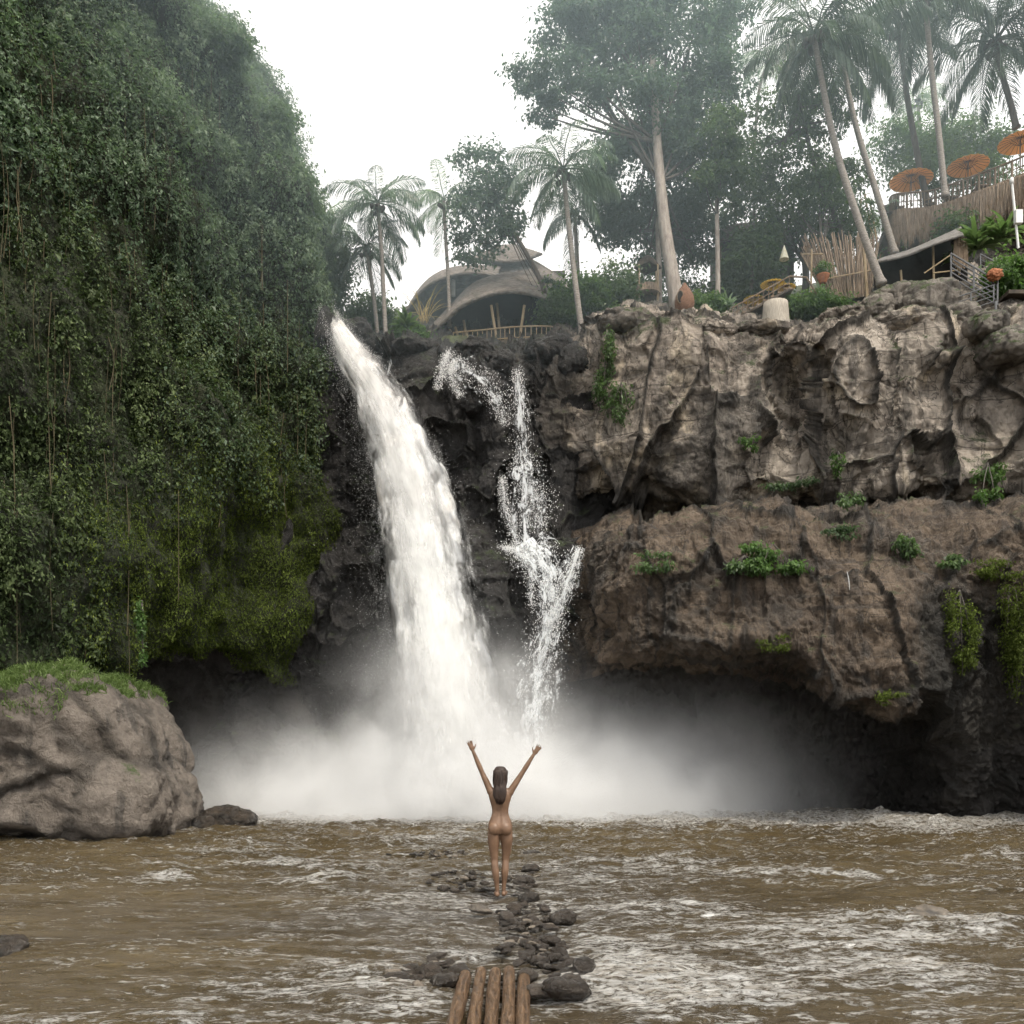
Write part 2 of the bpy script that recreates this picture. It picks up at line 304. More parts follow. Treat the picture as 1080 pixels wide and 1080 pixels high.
M['drop'] = NT('white_water_drops'); M['drop'] = M['drop'].done(M['drop'].prin((.88, .88, .87), .5))
# ------------------------------------------------------------------ camera, light
cam = bpy.data.cameras.new('camera'); co = bpy.data.objects.new('camera', cam); COL.objects.link(co); S.camera = co
co.location = (0, 0, CH); co.rotation_euler = (R(90), 0, 0); cam.sensor_width = 36; cam.lens = 36*F/1080; cam.shift_y = (HZ-540)/1080; cam.clip_end = 2000
S.view_settings.view_transform = 'Standard'; S.view_settings.look = 'None'; S.view_settings.exposure = 0
SUN_EL, SUN_AZ = R(60), R(150)
W = bpy.data.worlds.new('World'); S.world = W; W.use_nodes = True; nt = W.node_tree; nt.nodes.clear()
sky = nt.nodes.new('ShaderNodeTexSky'); sky.sky_type = 'NISHITA'; sky.sun_disc = False; sky.sun_elevation = SUN_EL; sky.sun_rotation = SUN_AZ; sky.air_density = 1; sky.dust_density = 4
hs = nt.nodes.new('ShaderNodeHueSaturation'); hs.inputs['Saturation'].default_value = .35
b1 = nt.nodes.new('ShaderNodeBackground'); b1.inputs[1].default_value = .10
b2 = nt.nodes.new('ShaderNodeBackground'); b2.inputs[0].default_value = (1., .995, .97, 1); b2.inputs[1].default_value = 1.2   # the overcast cloud layer
ad = nt.nodes.new('ShaderNodeAddShader'); wo = nt.nodes.new('ShaderNodeOutputWorld')
for a, b in ((sky.outputs[0], hs.inputs['Color']), (hs.outputs[0], b1.inputs[0]), (b1.outputs[0], ad.inputs[0]), (b2.outputs[0], ad.inputs[1]), (ad.outputs[0], wo.inputs[0])): nt.links.new(a, b)
sl = bpy.data.lights.new('sun', 'SUN'); sl.energy = 3.4; sl.angle = R(8); sl.color = (1, .93, .80); so = bpy.data.objects.new('sun', sl); COL.objects.link(so)
az = SUN_AZ; d = Vector((math.sin(az)*math.cos(SUN_EL), math.cos(az)*math.cos(SUN_EL), math.sin(SUN_EL))); so.rotation_euler = d.to_track_quat('Z', 'Y').to_euler()
S.cycles.use_denoising = True; S.cycles.use_adaptive_sampling = True; S.cycles.adaptive_threshold = .05; S.cycles.adaptive_min_samples = 16; S.cycles.max_bounces = 5; S.cycles.diffuse_bounces = 3; S.cycles.glossy_bounces = 2; S.cycles.transmission_bounces = 3; S.cycles.transparent_max_bounces = 16; S.cycles.volume_bounces = 3
try: S.cycles.volume_step_rate = 2.0; S.cycles.volume_max_steps = 48
except Exception: pass
# ------------------------------------------------------------------ river
def zone(X, Y, px, py, rx, ry, soft=1.0):    # soft patch on the river, centre and radii in metres worked out from the photo
    Yc = 1000*CH/(py-HZ); Xc = (px-540)/F*Yc; sx = rx/F*Yc; sy = 1000*CH*(1/(py-ry-HZ)-1/(py+ry-HZ))/2
    return np.exp(-(((X-Xc)/sx)**2+((Y-Yc)/sy)**2)*soft)
def river():
    nx, ny = 760, 640; x = np.linspace(-17, 17, nx); y = 4.2+(28.5-4.2)*np.linspace(0, 1, ny)**1.15
    X, Y = np.meshgrid(x, y); X = X.ravel(); Y = Y.ravel(); z0 = np.zeros_like(X)
    calm = 1-.55*zone(X, Y, 150, 960, 260, 40)-.3*zone(X, Y, 60, 1050, 160, 30)
    q = np.stack([X*.55, Y*1.25, z0], 1); wv = fbm(q*.9, 5, .55); r = ridged(np.stack([X*.8+3, Y*2.0, z0+5], 1), 4)
    h = (wv*.075+r*.065+.045*ridged(np.stack([X*2.2+1, Y*4.2, z0+8], 1), 3)+.02*fbm(np.stack([X*4, Y*6, z0], 1), 2))*calm*(.65+.9*sstep(9, 22, Y))
    foam = .45+0*X
    Z = lambda *a: zone(X, Y, *a)
    foam += -.30*Z(140, 970, 240, 40)-.25*Z(60, 1040, 180, 30)-.28*Z(920, 948, 200, 9)-.16*Z(850, 900, 260, 12)-.2*Z(110, 900, 130, 18)
    far = np.exp(-((Y-23.8)/1.3)**2)*sstep(-8.3, -6, X); foam += .62*far
    for a in ((245, 900, 50, 7), (175, 929, 45, 5), (215, 942, 30, 4), (345, 935, 50, 5), (390, 950, 45, 4), (450, 890, 60, 6), (300, 915, 60, 5), (920, 985, 110, 12), (1040, 985, 70, 10), (870, 1010, 170, 22), (720, 965, 90, 14), (380, 1035, 70, 14),
              (430, 1060, 60, 20), (1060, 905, 40, 7), (700, 915, 90, 7), (820, 925, 120, 5), (800, 870, 200, 5), (960, 870, 200, 4), (650, 1030, 60, 30), (760, 1050, 120, 20), (980, 1045, 140, 18), (240, 1045, 90, 12), (150, 1000, 40, 5), (1000, 880, 90, 4)):
        foam += (.34)*Z(*a); h += .035*Z(*a)
    foam += .20*Z(540, 960, 210, 70)
    br = np.stack([X*.45, Y*1.1, z0+2], 1); b = fbm(br, 3); foam += b*.22+r*.22-.08
    for a, k in (((245, 898, 34, 3), .16), ((190, 927, 40, 2.5), .09), ((360, 934, 40, 2.5), .08), ((940, 975, 60, 4), .10), ((1045, 985, 50, 5), .10), ((1065, 902, 24, 3), .14), ((500, 893, 24, 2.5), .14), ((400, 1030, 50, 4), .05)):
        h += k*Z(*a)*(1+.6*fbm(np.stack([X*3, Y*3, z0], 1), 3))
    far2 = np.exp(-((Y-22.3)/2.2)**2)*sstep(-9, -6.5, X); foam += .16*far2; h += far*(.05+.16*np.clip(fbm(np.stack([X*2.2, Y*2.2, z0+9], 1), 4), 0, 2))
    h -= .05*Z(520, 945, 80, 40)+.05*Z(540, 1020, 100, 40)+.06*Z(470, 903, 90, 9)
    grey = Z(560, 960, 230, 70)*.9+.3*Z(900, 1040, 200, 30)
    me = mesh_np('river', np.stack([X, Y, h], 1), gridf(ny, nx)[:, ::-1][:, ::-1], M['water'], True, {'foam': np.clip(foam, 0, 1.1), 'grey': np.clip(grey, 0, 1)})
    obj('river', me, kind='structure')
    v = []; f = []
    def sheet_(x0, x1, y0, y1, z):
        b = len(v); v.extend([(x0, y0, z), (x1, y0, z), (x1, y1, z), (x0, y1, z)]); f.append((b, b+1, b+2, b+3))
    sheet_(-300, 300, -300, 300, -.35)
    obj('river_bed', mesh_np('river_bed', np.array(v), np.array(f), M['rock_brown'], False, {'cav': [0]*4}), kind='structure')
    v2 = [(-60, -40, -.02), (60, -40, -.02), (60, 4.25, -.02), (-60, 4.25, -.02), (-60, 4.25, -.02), (-16.95, 4.25, -.02), (-16.95, 28, -.02), (-60, 28, -.02), (16.95, 4.25, -.02), (60, 4.25, -.02), (60, 28, -.02), (16.95, 28, -.02)]
    obj('river_surface', mesh_np('river_surface', np.array(v2), np.array([(0, 1, 2, 3), (4, 5, 6, 7), (8, 9, 10, 11)]), M['water'], False, {'foam': [.2]*12, 'grey': [0]*12}), kind='structure')
    # flung drops over the rapids
    C = []
    for (px, py, rx, n) in ((245, 892, 40, 160), (500, 888, 40, 160), (950, 966, 90, 120), (1060, 896, 30, 60), (800, 862, 250, 240), (380, 866, 150, 160)):
        Yc = 1000*CH/(py+6-HZ); xx = (px-540)/F*Yc+RNG.normal(size=n)*rx/F*Yc*.5
        C.append(np.stack([xx, Yc+RNG.normal(size=n)*.15, .03+np.abs(RNG.normal(size=n))*.13], 1))
    drops('splash_drops', np.concatenate(C), .0015, .0045, kind='stuff', label='white splashes thrown up from the brown rapids', cat='splashes')
def _ico(sub):
    bm = bmesh.new(); bmesh.ops.create_icosphere(bm, subdivisions=sub, radius=1); v = np.array([x.co[:] for x in bm.verts]); f = np.array([[y.index for y in x.verts] for x in bm.faces]); bm.free(); return v, f
ICO = {k: _ico(k) for k in (1, 2, 3, 4, 5, 6)}
def drops(name, C, r0, r1, parent=None, mat=None, **k):
    v, f = ICO[1]; n = len(C); r = r0+(r1-r0)*RNG.random(n)**2; sc = np.stack([r, r, r*(1+RNG.random(n))], 1)
    VV = (C[:, None, :]+v[None]*sc[:, None, :]).reshape(-1, 3); FF = (f[None]+(np.arange(n)*len(v))[:, None, None]).reshape(-1, 3)
    return obj(name, mesh_np(name, VV, FF, mat or M['drop']), parent, **k)
river()
# ------------------------------------------------------------------ cliffs
def rockify(G, amp, bs, cols=(1, 1, .55), strata=.0, seed=0., fine=.05, rowamp=None):
    """push a control sheet into blocks, cracks and ledges; returns displaced grid and a crevice mask"""
    nv, nu, _ = G.shape; N = normals(G); p = G.reshape(-1, 3)+seed; w = np.stack([fbm(p*.55+k*31, 4, .55) for k in range(3)], 1)*.42
    am = np.ones(nv*nu) if rowamp is None else np.repeat(rowamp, nu)
    w = w*.55; cl = np.array(cols); f1, f2, val, v1 = worley((p+w)*cl*bs, 4., True); crack = sstep(0, .07, f2-f1)
    g1, g2, v2, u1 = worley((p+w*.8)*cl*np.array([1, 1, 1.3])*bs*2.3+11, 4., True); c2 = sstep(0, .08, g2-g1)
    big = fbm(p*.28, 3); msk = sstep(-.35, .25, fbm(p*.45+70, 3))
    def tl(v, q, k): return np.sin(q*41)*v[:, 0]*k[0]+np.cos(q*67)*v[:, 2]*k[1]
    d = (val-.5)*amp*1.15+tl(v1, val, (1.5, .8))*amp*.8+big*amp*1.0+((v2-.5)*.36+tl(u1, v2, (1.3, .9))*.38)*amp*msk-(1-crack)*amp*.34-(1-c2)*amp*.14*msk+fbm(p*1.3+5, 5, .6)*amp*.17+fbm(p*4.2, 5, .68)*fine*.8
    if strata:
        zz = p[:, 2]+.5*fbm(p*.3, 3); st = np.abs(((zz*strata) % 1)-.5)*2; d += (sstep(.04, .22, st)-.6)*amp*.24*sstep(-.2, .3, fbm(p*.4+33, 2))*(am >= .95)
    earth = np.clip((.85-am)*2.5, 0, 1)*(rowamp is not None); d = d*am+earth*(fbm(p*.75+21, 6, .58)*.30+(ridged(p*np.array([1.4, 1.4, 1.])+4, 5)-.5)*.16+fbm(p*5, 4, .7)*.035)
    d = d.reshape(nv, nu)
    G2 = G+N*d[..., None]
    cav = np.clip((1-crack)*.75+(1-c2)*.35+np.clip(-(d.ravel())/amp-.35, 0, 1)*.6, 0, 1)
    return G2, cav
def ctrl(cols): return np.array([[P(*c[r]) for c in cols] for r in range(len(cols[0]))])
# right cliff: rim, layered upper face, recess, jutting brown ledge, dark cave under it
def rcol(px, rows): return [(px+(r[2] if len(r) > 2 else 0), r[0], r[1]) for r in rows]
RC = [
 rcol(545, [(330, 37), (368, 29), (378, 27.6), (420, 27.5), (470, 27.5), (520, 27.5), (545, 27.6), (565, 27.4), (600, 27.2), (650, 27.2), (700, 27.3), (720, 27.3), (800, 27.3), (895, 27)]),
 rcol(606, [(330, 37), (358, 28.5), (370, 27), (420, 26.7), (470, 26.8), (520, 27), (545, 27.4), (570, 26.8), (596, 26.3), (640, 26.0), (692, 26.0), (712, 26.3), (800, 26.8), (895, 26)]),
 rcol(640, [(328, 37), (336, 28.5), (348, 26.6), (400, 26.1), (460, 26.1), (508, 26.4), (540, 27.5), (560, 25.5), (577, 23.6), (635, 22.8), (690, 23.0), (704, 24.5), (800, 26.7), (895, 26)]),
 rcol(700, [(325, 37), (331, 28.5), (343, 26.2), (400, 25.8), (460, 25.6), (515, 25.8), (546, 27.3), (550, 25), (557, 22.8), (630, 21.8), (690, 22), (698, 24), (790, 26.8), (895, 26)]),
 rcol(790, [(325, 37), (338, 28.5), (350, 26), (400, 25.6), (460, 25.4), (510, 25.6), (538, 27.3), (538, 25), (546, 22.6), (630, 21.4), (696, 21.4), (704, 24), (790, 27), (895, 26)]),
 rcol(840, [(320, 37), (342, 28.2), (352, 26), (398, 26.7), (450, 26.7), (512, 25.8), (540, 27.3), (538, 25), (545, 22.5), (640, 21.2), (705, 21.2), (714, 24), (790, 27), (895, 26)]),
 rcol(890, [(290, 37), (338, 28), (350, 25.7), (395, 25.0), (450, 25.2), (515, 25.3), (541, 27), (541, 25), (550, 22.3), (645, 20.9), (735, 20.9), (742, 24), (800, 27), (895, 26)]),
 rcol(950, [(250, 37), (326, 28), (340, 25.7), (390, 25.3), (450, 25.2), (510, 25.3), (540, 27), (540, 24.6), (552, 22.2), (650, 20.8), (746, 20.8), (756, 23.6), (810, 25.6), (895, 25.2)]),
 rcol(1010, [(225, 37), (322, 28), (336, 25.7), (385, 25.6), (450, 25.5), (512, 25.3), (545, 27), (543, 24.6), (555, 22.2), (630, 21.3), (710, 22.0), (780, 22.6), (830, 23.4), (895, 24.2)]),
 rcol(1080, [(200, 37), (315, 28), (332, 25.3), (385, 25.0), (450, 25.0), (505, 25.0), (545, 27), (540, 24.4), (552, 22.0), (620, 21.6), (700, 22.2), (780, 22.8), (830, 23.4), (895, 24)]),
 rcol(1180, [(200, 37), (315, 28), (332, 24), (385, 23.6), (450, 23.6), (505, 23.6), (545, 25.4), (540, 23.4), (552, 21.0), (620, 20.6), (700, 21), (780, 21.6), (830, 22), (905, 22)]),
 rcol(1340, [(200, 35), (315, 24), (332, 20), (385, 19.6), (450, 19.6), (505, 19.6), (545, 21), (540, 19.4), (552, 18.0), (620, 17.6), (700, 18), (780, 18.6), (830, 19), (925, 19)]),
]
def split_sheet(name, G, cav, mats, rowcuts):
    nv, nu, _ = G.shape; cav = cav.reshape(nv, nu); out = []
    for (n_, m_, (a, b)) in zip(name, mats, rowcuts):
        a = int(a); b = int(b); g = G[a:b+1]; out.append(obj(n_, mesh_np(n_, g.reshape(-1, 3), gridf(*g.shape[:2]), m_, True, {'cav': cav[a:b+1].ravel()}), kind='structure'))
    return out
def rowidx(ctrl_, nv, r):
    C = cr(ctrl_, 160); d = np.linalg.norm(np.diff(C, axis=0), axis=2).mean(1); s = np.concatenate([[0], np.cumsum(d)]); k = r/(len(ctrl_)-1)*159
    return int(np.interp(k, np.arange(160), s)/s[-1]*(nv-1))
c_ = ctrl(RC); nvR, nuR = 820, 620; GR = dense(c_, nvR, nuR)
_r = lambda k: rowidx(c_, nvR, k)
rA = np.interp(np.arange(nvR), [0, _r(1.6), _r(2.7), _r(5.5), _r(6.6), _r(8), _r(10), _r(12), nvR], [.2, .3, 1.1, 1.1, .6, .36, .40, .45, .4])
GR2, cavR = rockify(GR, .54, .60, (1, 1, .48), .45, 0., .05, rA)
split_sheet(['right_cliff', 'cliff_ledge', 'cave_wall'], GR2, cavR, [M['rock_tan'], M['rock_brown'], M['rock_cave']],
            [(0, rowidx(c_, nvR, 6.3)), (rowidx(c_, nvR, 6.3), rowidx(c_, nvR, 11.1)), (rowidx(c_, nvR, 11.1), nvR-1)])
# dark wet cliff between the falls
def crow(px, Yo, top=366): return [(px, 338, 36), (px, top-3, 29), (px, top+10, 27.4+Yo), (px, 420, 27.0+Yo), (px, 480, 26.9+Yo), (px, 545, 26.9+Yo), (px, 577, 26.3+Yo), (px, 600, 26.0+Yo), (px, 660, 26.3+Yo), (px, 740, 27.1+Yo), (px, 800, 27.6), (px, 895, 27.2)]
CC = [crow(180, .6, 350), crow(290, .5, 350), crow(340, .9, 352), crow(380, .6, 372), crow(420, -.1, 366), crow(480, 0., 372), crow(520, -.3, 372), crow(560, .1, 378), crow(600, -.1, 370), crow(650, .6, 372)]
c2_ = ctrl(CC); GC = dense(c2_, 560, 420); GC2, cavC = rockify(GC, .40, .85, (1, 1, .7), .7, 40., .06)
obj('wet_cliff', mesh_np('wet_cliff', GC2.reshape(-1, 3), gridf(560, 420), M['rock_wet'], True, {'cav': cavC}), kind='structure')
# left wall
Lrows = [(-330, 100, 21), (-150, 140, 24), (0, 182, 26), (60, 232, 27), (110, 272, 27.6), (190, 302, 28), (300, 326, 28.3), (400, 340, 28), (520, 342, 27.6), (600, 332, 27.3), (660, 318, 27), (700, 300, 27.2), (722, 300, 27.8), (780, 330, 28), (895, 360, 27.8)]
under = [0]*11+[.2, 1.8, 3.6, 4.6]
Ls = [(0, 13.), (.2, 16), (.42, 18.6), (.58, 20.7), (.72, 22.7), (.84, 24.7), (.93, 26.4), (1, None), (1.02, None)]
LC = []
for s_, Ys in Ls:
    col = []
    for k, (py, xr, Yr) in enumerate(Lrows):
        Yw = Yr if Ys is None else min(Ys+(Yr-27)*.5+under[k], 28.2)
        px = -330+(xr+330)*min(s_, 1)
        if s_ > 1: px, Yw = xr+14, Yr+5
        if k >= 11 and s_ <= 1: px = -330+(xr+330)*s_
        pyy = py+(18*math.sin(px*.05) if 8 < k < 13 else 0)
        if k == len(Lrows)-1: pyy = HZ+(CH+.5)*1000/Yw
        col.append((px, pyy, Yw))
    LC.append(col)
c3_ = ctrl(LC); nvL, nuL = 640, 480; GL = dense(c3_, nvL, nuL); NL = normals(GL)
p_ = GL.reshape(-1, 3); q_ = p_*np.array([1, 1, .6])
f1, f2, val = worley(q_*.75+5); g1, g2, v2 = worley(q_*1.8+9)
dL = ((.55-f1)*.75+(.5-g1)*.35+fbm(p_*.3, 3)*.7+fbm(p_*3, 3)*.08).reshape(nvL, nuL)
cutL = rowidx(c3_, nvL, 11.0); fade = np.clip((np.arange(nvL)-cutL)/60., 0, 1)[:, None]
GL2 = GL+NL*(dL*(1-.4*fade))[..., None]; cavL = np.clip(f1*.9-.3, 0, 1)
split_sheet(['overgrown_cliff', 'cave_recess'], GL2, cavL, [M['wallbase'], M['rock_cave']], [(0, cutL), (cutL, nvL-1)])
# plateau behind the rim
TC = []
for px, ys in ((120, (350, 350, 345, 345)), (400, (365, 352, 345, 340)), (560, (372, 352, 345, 340)), (700, (342, 340, 336, 335)), (850, (342, 335, 320, 310)), (930, (330, 312, 290, 275)), (1080, (330, 305, 275, 245)), (1400, (325, 285, 250, 230))):
    TC.append([(px, ys[0]+6, 28.6), (px, ys[1], 31.5), (px, ys[2], 36), (px, ys[3], 46), (px, ys[3]+60, 90), (px, ys[3]+120, 200)])
cT = ctrl(TC); GT = dense(cT, 200, 200, False); GT[..., 2] += fbm(GT.reshape(-1, 3)*.5, 4).reshape(200, 200)*.25
def soil():
    t = NT('leaf_litter_ground'); p = t.pos(); return t.done(t.prin(t.ramp(t.noise(p, 2.2, 7, .7), [(.3, (.03, .03, .015)), (.55, (.06, .075, .03)), (.8, (.13, .11, .07))]), .95, t.bump(t.noise(p, 6, 6), .8, .1)))
M['soil'] = soil(); obj('plateau_ground', mesh_np('plateau_ground', GT.reshape(-1, 3), gridf(200, 200), M['soil'], True, {'cav': np.zeros(40000)}), kind='structure')
# ------------------------------------------------------------------ leaves
def leaf_arrays(C, Nn, size, aspect=.5, droop=0.5, fold=.18, rnd=None):
    n = len(C); T = RNG.normal(size=(n, 3)); T[:, 2] -= droop*2; T -= (T*Nn).sum(1)[:, None]*Nn*.75; T /= np.linalg.norm(T, axis=1)[:, None]
    B = np.cross(Nn, T); B /= np.linalg.norm(B, axis=1)[:, None]+1e-9; NN = np.cross(T, B); s = size[:, None]
    v = np.stack([C, C+T*s*.45+B*s*aspect*.5+NN*s*fold, C+T*s, C+T*s*.45-B*s*aspect*.5+NN*s*fold], 1).reshape(-1, 3)
    f = np.arange(4*n).reshape(n, 4); rnd = RNG.random(n) if rnd is None else rnd
    return v, f, np.repeat(rnd, 4)
def leaf_obj(name, C, Nn, size, mat, parent=None, aspect=.5, droop=.5, rnd=None, **k):
    v, f, r = leaf_arrays(C, Nn, size, aspect, droop, .15, rnd); return obj(name, mesh_np(name, v, f, mat, False, {'rnd': r}), parent, **k)
def surf_sample(G, n, r0=0, r1=None, c0=0, c1=None):
    g = G[r0:r1, c0:c1]; a = np.linalg.norm(np.cross(g[1:, :-1]-g[:-1, :-1], g[:-1, 1:]-g[:-1, :-1]), axis=2); w = (a/a.sum()).ravel()
    idx = RNG.choice(len(w), n, p=w); i, j = np.divmod(idx, a.shape[1]); u = RNG.random((n, 1)); v = RNG.random((n, 1))
    p = g[i, j]*(1-u)*(1-v)+g[i, j+1]*u*(1-v)+g[i+1, j]*(1-u)*v+g[i+1, j+1]*u*v; N = normals(G)[r0:r1, c0:c1][i, j]
    return p, N
def topx(p): return 540+p[:, 0]/p[:, 1]*F, HZ-(p[:, 2]-CH)/p[:, 1]*F
def wall_leaves():
    p, N = surf_sample(GL2, 720000, 40, cutL+14); px, py = topx(p); m = (px > -60) & (py > -60); p, N, px, py = p[m], N[m], px[m], py[m]
    s = np.sign(-(N[:, 1])); N = N*np.where(s == 0, 1, s)[:, None]
    dens = .8*fbm(p*np.array([1.1, 1.1, .45]), 4)+.35*fbm(p*4, 2)+.55*fbm(p*np.array([2.2, 2.2, .22])+9, 3); mossf = sstep(430, 560, py+60*fbm(p*.5, 2))*sstep(20, 170, px); vinef = (1-sstep(120, 260, px))*sstep(150, 300, py)
    keep = RNG.random(len(p)) < np.clip(.72+dens*.9-.30*vinef+.3*mossf, .22, 1); p, N, px, py, dens, mossf = [a[keep] for a in (p, N, px, py, dens, mossf)]
    off = (RNG.random(len(p))**1.5*.38*(1-mossf*.75)*(1+np.clip(dens, -.5, 1)))[:, None]; C = p+N*off
    nn = N*.9+RNG.normal(size=p.shape)*.55+np.array([0, 0, .55]); nn /= np.linalg.norm(nn, axis=1)[:, None]
    haze = sstep(.30, .75, sstep(420, 120, py)*.75+sstep(40, 240, px)*.5+RNG.random(len(p))*.3-.2)  # share of haze-tinted leaves, painting brightness in towards the upper right
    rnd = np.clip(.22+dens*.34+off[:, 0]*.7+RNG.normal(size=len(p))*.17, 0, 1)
    sz = (.050+.085*RNG.random(len(p))**1.6)*np.where(RNG.random(len(p)) < .05, 1.7, 1)
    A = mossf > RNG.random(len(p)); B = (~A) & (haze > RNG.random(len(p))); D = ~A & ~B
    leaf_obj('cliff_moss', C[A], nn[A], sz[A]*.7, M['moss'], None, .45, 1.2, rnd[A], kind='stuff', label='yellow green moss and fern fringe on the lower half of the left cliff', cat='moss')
    leaf_obj('haze_tinted_creepers', C[B], nn[B], sz[B], M['ivyhaze'], None, .55, .7, rnd[B], kind='stuff', label='leafy creepers tinted pale with haze and top light over the upper right of the overgrown left cliff', cat='creepers')
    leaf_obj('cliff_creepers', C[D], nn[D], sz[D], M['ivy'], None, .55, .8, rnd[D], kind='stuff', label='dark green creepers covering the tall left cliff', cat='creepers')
    # hanging stems
    mb = MB(); P0, N0 = surf_sample(GL2, 900, 60, cutL-30); px, py = topx(P0); k = 0
    for i in range(900):
        if not (-20 < px[i] < 330 and 60 < py[i] < 560): continue
        if random.random() < (.75 if px[i] > 150 else .3): continue
        o = Vector(P0[i])+Vector((0, -.38, 0)); L = random.uniform(.8, 3.4)*(1.3 if px[i] < 150 else .8); w = random.uniform(-.1, .1)
        pts = [o+Vector((w*math.sin(t*4)+w*t, .05*math.sin(t*3)-.05, -L*t)) for t in (0, .25, .5, .75, 1)]; mb.tube(pts, [random.uniform(.005, .013)]*5, 4, False)
    mb.build('hanging_stems', simple('dry_vine_stem', (.04, .034, .018), (.12, .10, .055), 5, .9, (1, 1, .4)), None, kind='stuff', label='thin brown vine stems hanging down the left cliff face', cat='vines')
wall_leaves()
def blob_leaves(blobs, n, size, clump=.25, seed=0, shell=.5, up=.5):
    rg = np.random.default_rng(seed); W_ = np.array([b[3]*b[4] for b in blobs], float); W_ /= W_.sum(); C = []; Nn = []; T = []
    for b, w in zip(blobs, W_):
        c = P(b[0], b[1], b[2]); rx, rz = b[3]/F*b[2], b[4]/F*b[2]; ry = (rx+rz)*.45; k = max(6, int(26*w*len(blobs)**.5*2)); m = int(n*w)
        d = rg.normal(size=(k, 3)); d /= np.linalg.norm(d, axis=1)[:, None]; rr = shell+(1-shell)*rg.random(k)**.7; cc = d*rr[:, None]*np.array([rx, ry, rz])
        idx = rg.integers(0, k, m); cs = clump*(.6+.8*rg.random(k)); o = rg.normal(size=(m, 3))*cs[idx][:, None]*np.array([rx, ry, rz])*.75; o[:, 2] *= .7
        C.append(c+cc[idx]+o); nn = d[idx]*.6+rg.normal(size=(m, 3))*.6+np.array([0, 0, up]); Nn.append(nn/np.linalg.norm(nn, axis=1)[:, None])
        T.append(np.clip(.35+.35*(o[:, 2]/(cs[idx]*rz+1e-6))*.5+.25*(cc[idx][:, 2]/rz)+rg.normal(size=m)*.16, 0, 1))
    return np.concatenate(C), np.concatenate(Nn), np.concatenate(T)
def tree(name, label, cat, trunk, r0, r1, blobs, n, leaf, mat, bark, seed=1, group=None, clump=.25, limbs=True, shell=.45, aspect=.5, droop=.5):
    pts = cr(np.array([P(*t) for t in trunk]), 9); root = thing(name, Vector(pts[0]), label, cat, group); rr = np.linspace(r0, r1, 9); rr[0] *= 1.25
    if r0 > 0:
        mb = MB(); mb.tube(pts, list(rr), 10)
        mb.build('trunk', bark, root, True); mb = MB()
        if limbs:
            rnd = random.Random(seed)
            for b in blobs:
                c = P(*b[:3]); a = pts[rnd.choice([5, 6, 7])]
                for q in range(3):
                    e = c+np.array([rnd.uniform(-.6, .6)*b[3], rnd.uniform(-.3, .3)*b[3], rnd.uniform(-.4, .6)*b[4]])/F*b[2]; mid = (a*.5+e*.5)+np.array([0, 0, -.15])
                    mb.tube(cr(np.array([a, mid, e]), 6), list(np.linspace(r1*.55, r1*.12, 6)), 6)
        if mb.v: mb.build('branches', M['barkdark'], root, True)
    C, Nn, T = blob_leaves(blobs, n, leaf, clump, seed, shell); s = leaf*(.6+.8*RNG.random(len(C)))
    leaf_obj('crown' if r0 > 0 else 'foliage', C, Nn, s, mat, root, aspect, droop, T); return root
# big tree in the middle
tree('broadleaf_tree', 'tallest broad tree with thick pale leaning trunk behind the cliff rim', 'tree', [(716, 338, 29.5), (709, 290, 29.5), (700, 230, 29.7), (693, 150, 30), (688, 60, 30.3)], .25, .11,
     [(590, 75, 30, 48, 34), (640, 50, 31, 60, 50), (700, 60, 31, 70, 60), (745, 100, 31, 45, 60), (660, 120, 30.5, 60, 50), (720, 160, 31, 55, 50), (650, 10, 31, 70, 40), (730, 10, 31, 60, 40), (600, 30, 30.5, 45, 35), (740, 190, 32, 40, 40), (665, 215, 32, 50, 40), (725, 235, 33, 46, 36), (575, 110, 30, 25, 18), (640, 168, 32, 40, 28), (700, 265, 33.5, 60, 32)], 60000, .15, M['treefar'], M['bark'], 11, clump=.24, shell=.3)
tree('broadleaf_tree', 'slender drooping broadleaf tree curving over the shingled pavilion', 'tree', [(580, 338, 30.5), (572, 300, 30.5), (552, 262, 30.8), (530, 225, 31), (518, 200, 31)], .09, .05,
     [(505, 165, 31, 24, 18), (515, 195, 31, 36, 26), (495, 225, 31, 28, 24), (525, 240, 31, 26, 26), (500, 262, 31, 22, 22), (538, 215, 31, 18, 26), (575, 305, 30.6, 16, 14)], 7000, .14, M['treefar'], M['barkdark'], 12, clump=.3)
tree('broadleaf_tree', 'feathery mid green tree leaning between the big tree and the tall palms', 'tree', [(905, 300, 31), (885, 240, 31), (862, 185, 31), (848, 130, 31), (842, 100, 31)], .10, .05,
     [(845, 95, 31.5, 36, 24), (815, 130, 31.5, 46, 28), (870, 130, 31, 30, 24), (790, 165, 31, 42, 24), (840, 175, 31, 50, 26), (890, 105, 31.5, 22, 22), (780, 205, 31, 30, 24), (885, 185, 31, 26, 26)], 9500, .14, M['treemid'], M['barkdark'], 13, clump=.26)
tree('broadleaf_tree', 'dense dark tree above the hidden hut left of the bamboo screen', 'tree', [(848, 330, 32.5), (850, 290, 32.5), (846, 250, 32.5)], .14, .09,
     [(830, 215, 33, 36, 28), (870, 225, 33, 34, 30), (850, 250, 33, 50, 26), (815, 240, 33, 26, 24), (890, 255, 33, 26, 22)], 7500, .14, M['darkleaf'], M['barkdark'], 14)
